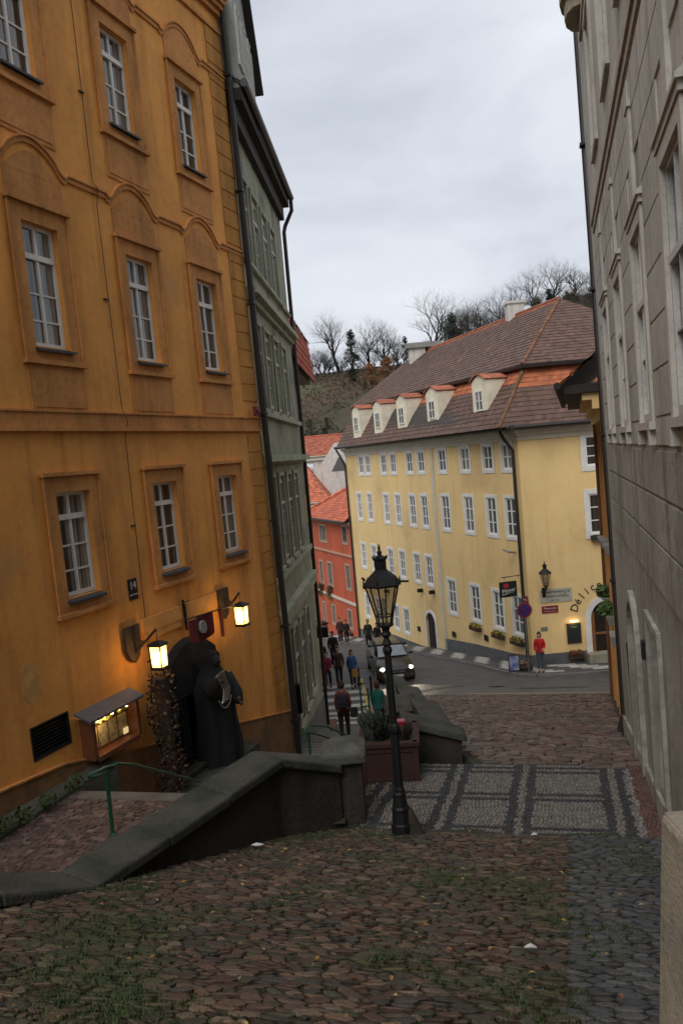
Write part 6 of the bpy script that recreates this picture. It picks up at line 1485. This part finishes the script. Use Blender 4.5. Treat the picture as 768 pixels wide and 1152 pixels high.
# ================================================================== HILL AND TREES
def crest(x): return 22.4+.5*sin(x*.11)+(0 if x < 20 else .33*(x-20) if x < 62 else 13.9+.03*(x-62))
def hillz(x, y):
    u = min(1, max(0, (y-112)/105)); c = crest(x); s = u*u*(3-2*u)*.45+u*.55
    return -17+(c+17)*s+1.8*noise.noise((x*.03, y*.03, 2))*min(1, u*3)*(1 if u < .9 else .4)-(max(0, y-225)*.12)
b = MB(); nx, ny = 90, 60; X0, X1, Y0, Y1 = -160, 260, 108, 330
for j in range(ny+1):
    for i in range(nx+1):
        x, y = X0+(X1-X0)*i/nx, Y0+(Y1-Y0)*j/ny; b.v.append((x, y, hillz(x, y)))
for j in range(ny):
    for i in range(nx): k = j*(nx+1)+i; b.f.append([k, k+1, k+nx+2, k+nx+1]); b.c.append(None)
hl = b.build('hill', mat('autumn_hillside_grass', (.045, .043, .018), col2=(.075, .042, .023), scale=.05, var=.2, bump=.5, bscale=1.5, dirt=((.06, .07, .026), .05, .57)), None, smooth=True, fix=False); hl['kind'] = 'structure'
b = MB()
for X_, Y_ in ((-600, 400), ):
    b.add([(-1500, 300, -20), (1500, 300, -20), (1500, 1400, -20), (-1500, 1400, -20), (-1500, -300, -20), (1500, -300, -20)], [(0, 1, 2, 3), (4, 5, 1, 0)])
b.build('plain', GROUND, None)['kind'] = 'structure'

def tree_meshes(seed, H, spread, lean=0, dens=1., thick=1.):
    rr = random.Random(seed); tr, tw = MB(), MB()
    def grow(p, d, L, r, lvl):
        n = 4; pts = [p]; q = p.copy(); dd = d.copy()
        for i in range(n):
            dd = (dd+Vector((rr.gauss(0, .13), rr.gauss(0, .13), rr.gauss(0, .08)+.05))).normalized(); q = q+dd*L/n; pts.append(q.copy())
        rs = [r*(1-.45*i/n) for i in range(n+1)]
        (tr if lvl < 2 else tw).tube(pts, rs, 6 if lvl < 2 else 3, False)
        if lvl >= 5: return
        nb = [6, 5, 4, 4, 3][lvl]
        for k in range(nb):
            i = rr.randint(2, n) if lvl else rr.randint(2, n); a = (k+rr.uniform(-.3, .3))*6.28/nb; ax = dd.orthogonal().normalized(); ax.rotate(Matrix.Rotation(a, 3, dd))
            ang = rr.uniform(.35, .85)*spread; nd = (dd*cos(ang)+ax*sin(ang)).normalized(); nd.z = max(nd.z, -.1)
            grow(pts[i].copy(), nd.normalized(), L*rr.uniform(.58, .8), rs[i]*rr.uniform(.5, .68), lvl+1)
    grow(Vector((0, 0, -.5)), Vector((lean*.4, 0, 1)).normalized(), H*.34, H*.03*thick, 0)
    return tr, tw
VAR = []
for i, (sd_, H, sp, le) in enumerate(((1, 15, 1.1, .0), (2, 17, .95, .08), (5, 14, 1.25, -.1), (8, 18, 1.0, .05), (12, 13, 1.15, .12))):
    tr, tw = tree_meshes(sd_, H, sp, le); t = thing('bare_tree', 'x', 'tree', (0, 0, 0)); MB.world = False
    a = tr.build('trunk', BARK, t, fix=False); c = tw.build('crown', TWIG, t, fix=False); MB.world = True; VAR.append(t)
# evergreen and leafy kinds
def leafy(seed, H, W_, pal, name, conic=False):
    rr = random.Random(seed); t = thing(name, 'x', 'tree'); MB.world = False
    tr = MB(); tr.tube([(0, 0, -.5), (.1, 0, H*.5), (0, .1, H*.9)], [.22, .14, .04], 6)
    for i in range(9): a = rr.random()*6.28; z = H*rr.uniform(.25, .7); tr.tube([(0, 0, z), (cos(a)*W_*.6, sin(a)*W_*.6, z+H*.12)], [.08, .02], 4)
    tr.build('trunk', BARK, t)
    b = MB()
    cl = []
    for i in range(60):
        h = rr.uniform(.12, 1); r_ = W_*((1-h)**.8*1.0+.06 if conic else (sin(pi*min(1, h*.85+.1))**.7)*.8); a = rr.random()*6.28; d = r_*rr.random()**.5
        cl.append((d*cos(a), d*sin(a), H*h, W_*rr.uniform(.16, .34)))
    for (x, y, z, r_) in cl:
        kk = rr.uniform(.6, 1.3); leafball(b, (x, y, z), r_, 45, rr, [tuple(c*kk for c in q) for q in pal], .17, .8)
    b.build('crown', LEAF, t); MB.world = True; return t
EV = leafy(3, 12, 2.7, [(.03, .042, .028), (.04, .052, .034), (.022, .032, .022)], 'evergreen_tree', True)
OR = leafy(4, 6, 2.6, [(.2, .08, .03), (.26, .1, .034), (.14, .07, .03)], 'autumn_shrub')
DG = leafy(6, 9, 3.2, [(.045, .045, .022), (.06, .055, .028), (.035, .038, .02)], 'thinning_tree')
YG = leafy(7, 5, 1.9, [(.12, .13, .03), (.16, .15, .04), (.08, .1, .025)], 'yellow_green_shrub')
def atpx(px, Y):   # ridge position seen from the street head
    return px
def put(proto, x, y, s, rz, label, group):
    o = copy_tree(proto); o.location = (x, y, hillz(x, y)-.2); o.scale = (s, s, s); o.rotation_euler = (0, 0, rz); o['label'] = label; o['group'] = group; return o
rr = random.Random(77)
G1 = 'bare trees along the ridge of the hill'
# (x at 200 m, variant, scale)
left = [(-9.5, 4, .5, 'small bare tree at the far left of the ridge, beside the red eaves'), (-6.2, 0, .62, 'low bare bush-like tree, second from the left on the ridge'), (-3.2, 2, .78, 'bare tree just left of the large pale crown'), (1.6, 1, 1.12, 'large wide pale bare tree left of the dark evergreen'),
        (8.6, 3, .88, 'bare tree immediately right of the dark evergreen'), (12.8, 0, 1.05, 'spreading bare tree above the orange shrubs'), (16.8, 2, .85, 'slender bare tree left of the rounded tall tree'), (24.2, 3, 1.18, 'tall rounded bare tree standing above the broad chimney'),
        (29.4, 4, .95, 'first bare tree right of the rounded tall one'), (33.0, 1, .85, 'narrow bare tree above the long roof slope'), (37.5, 2, 1.02, 'broad bare tree over the middle of the long roof')]
for x, v_, s, lab in left: put(VAR[v_], x+1.2, 212+rr.uniform(-3, 3), s*1.0, rr.random()*6, lab, G1)
for x, s, lab in ((5.9, .95, 'dark evergreen between the two large bare trees'), (19.2, .7, 'small evergreen on the slope below the rounded tree'), (31.5, .8, 'evergreen among bare trees above the roof ridge'), (34.8, .72, 'dark evergreen right of the narrow bare tree')): put(EV, x, 207, s, rr.random()*6, lab, 'evergreens on the hill')
LB = 'bare tree in the dense wood above the yellow house roof'
for i in range(62):
    x = 33+i*1.02+rr.uniform(-1, 1); y = 196+rr.uniform(-14, 18); put(VAR[rr.randrange(5)], x, y, rr.uniform(.62, .88), rr.random()*6, LB, 'bare trees of the hilltop wood')
LS2 = 'small bare tree filling the ridge line between the larger bare trees'
for i in range(30): put(VAR[rr.randrange(5)], -11+i*1.75+rr.uniform(-.6, .6), 208+rr.uniform(-4, 6), rr.uniform(.38, .6), rr.random()*6, LS2, 'small bare trees filling the ridge')
LD = 'dull green thinning tree in the wood above the yellow house roof'
for i in range(34):
    x = 30+i*1.9+rr.uniform(-2, 2); y = 190+rr.uniform(-18, 14); put(DG if i % 4 else EV, x, y, rr.uniform(.75, 1.05), rr.random()*6, LD if i % 4 else 'dark evergreen in the wood above the yellow house roof', 'leafy trees of the hilltop wood')
for x, y, s, lab in ((9.5, 196, .8, 'rust orange shrub patch, left of the pair below the ridge'), (13.5, 196, .95, 'broad rust orange shrub under the spreading bare tree'), (11.8, 184, .8, 'orange brown shrub halfway down the hill'), (16.5, 188, .85, 'orange brown shrub beside the broad chimney'), (2.9, 140, .62, 'small bright orange shrub above the dull roof')):
    put(OR, x, y, s, rr.random()*6, lab, 'autumn shrubs on the hill')
for x, y, s, lab in ((5.6, 130, .55, 'yellow green shrub behind the white chimney of the yellow house'), (3.6, 150, .6, 'yellow green shrub higher on the slope')): put(YG, x, y, s, rr.random()*6, lab, 'yellow green shrubs on the hill')
LS = 'brown autumn shrub scattered on the grassy slope'
for i in range(46):
    x, y = rr.uniform(-24, 26), rr.uniform(128, 205); p_ = rr.choice((DG, OR, DG)); 
    o = put(p_, x, y, rr.uniform(.22, .5), rr.random()*6, LS if p_ is OR else 'dull green shrub scattered on the grassy slope', 'brown slope shrubs' if p_ is OR else 'green slope shrubs')
for p_ in VAR+[EV, OR, DG, YG]:
    for c in list(p_.children): bpy.data.objects.remove(c)
    bpy.data.objects.remove(p_)
# stuff: undergrowth on the slope
b = MB(); rr = random.Random(5)
for i in range(13000):
    x, y = rr.uniform(-45, 70), rr.uniform(118, 214); nn = noise.noise((x*.05, y*.05, 4))
    if nn < -.08 and y < 195: continue
    leafball(b, (x, y, hillz(x, y)+.2), .7, 3, rr, [(.085, .045, .022), (.06, .042, .02), (.11, .052, .022)] if (nn > .2 or y > 185) else [(.036, .044, .018), (.055, .045, .02)], .3)
o = b.build('undergrowth', LEAF); o['kind'] = 'stuff'; o['label'] = 'brown and green undergrowth covering the hillside'; o['category'] = 'undergrowth'
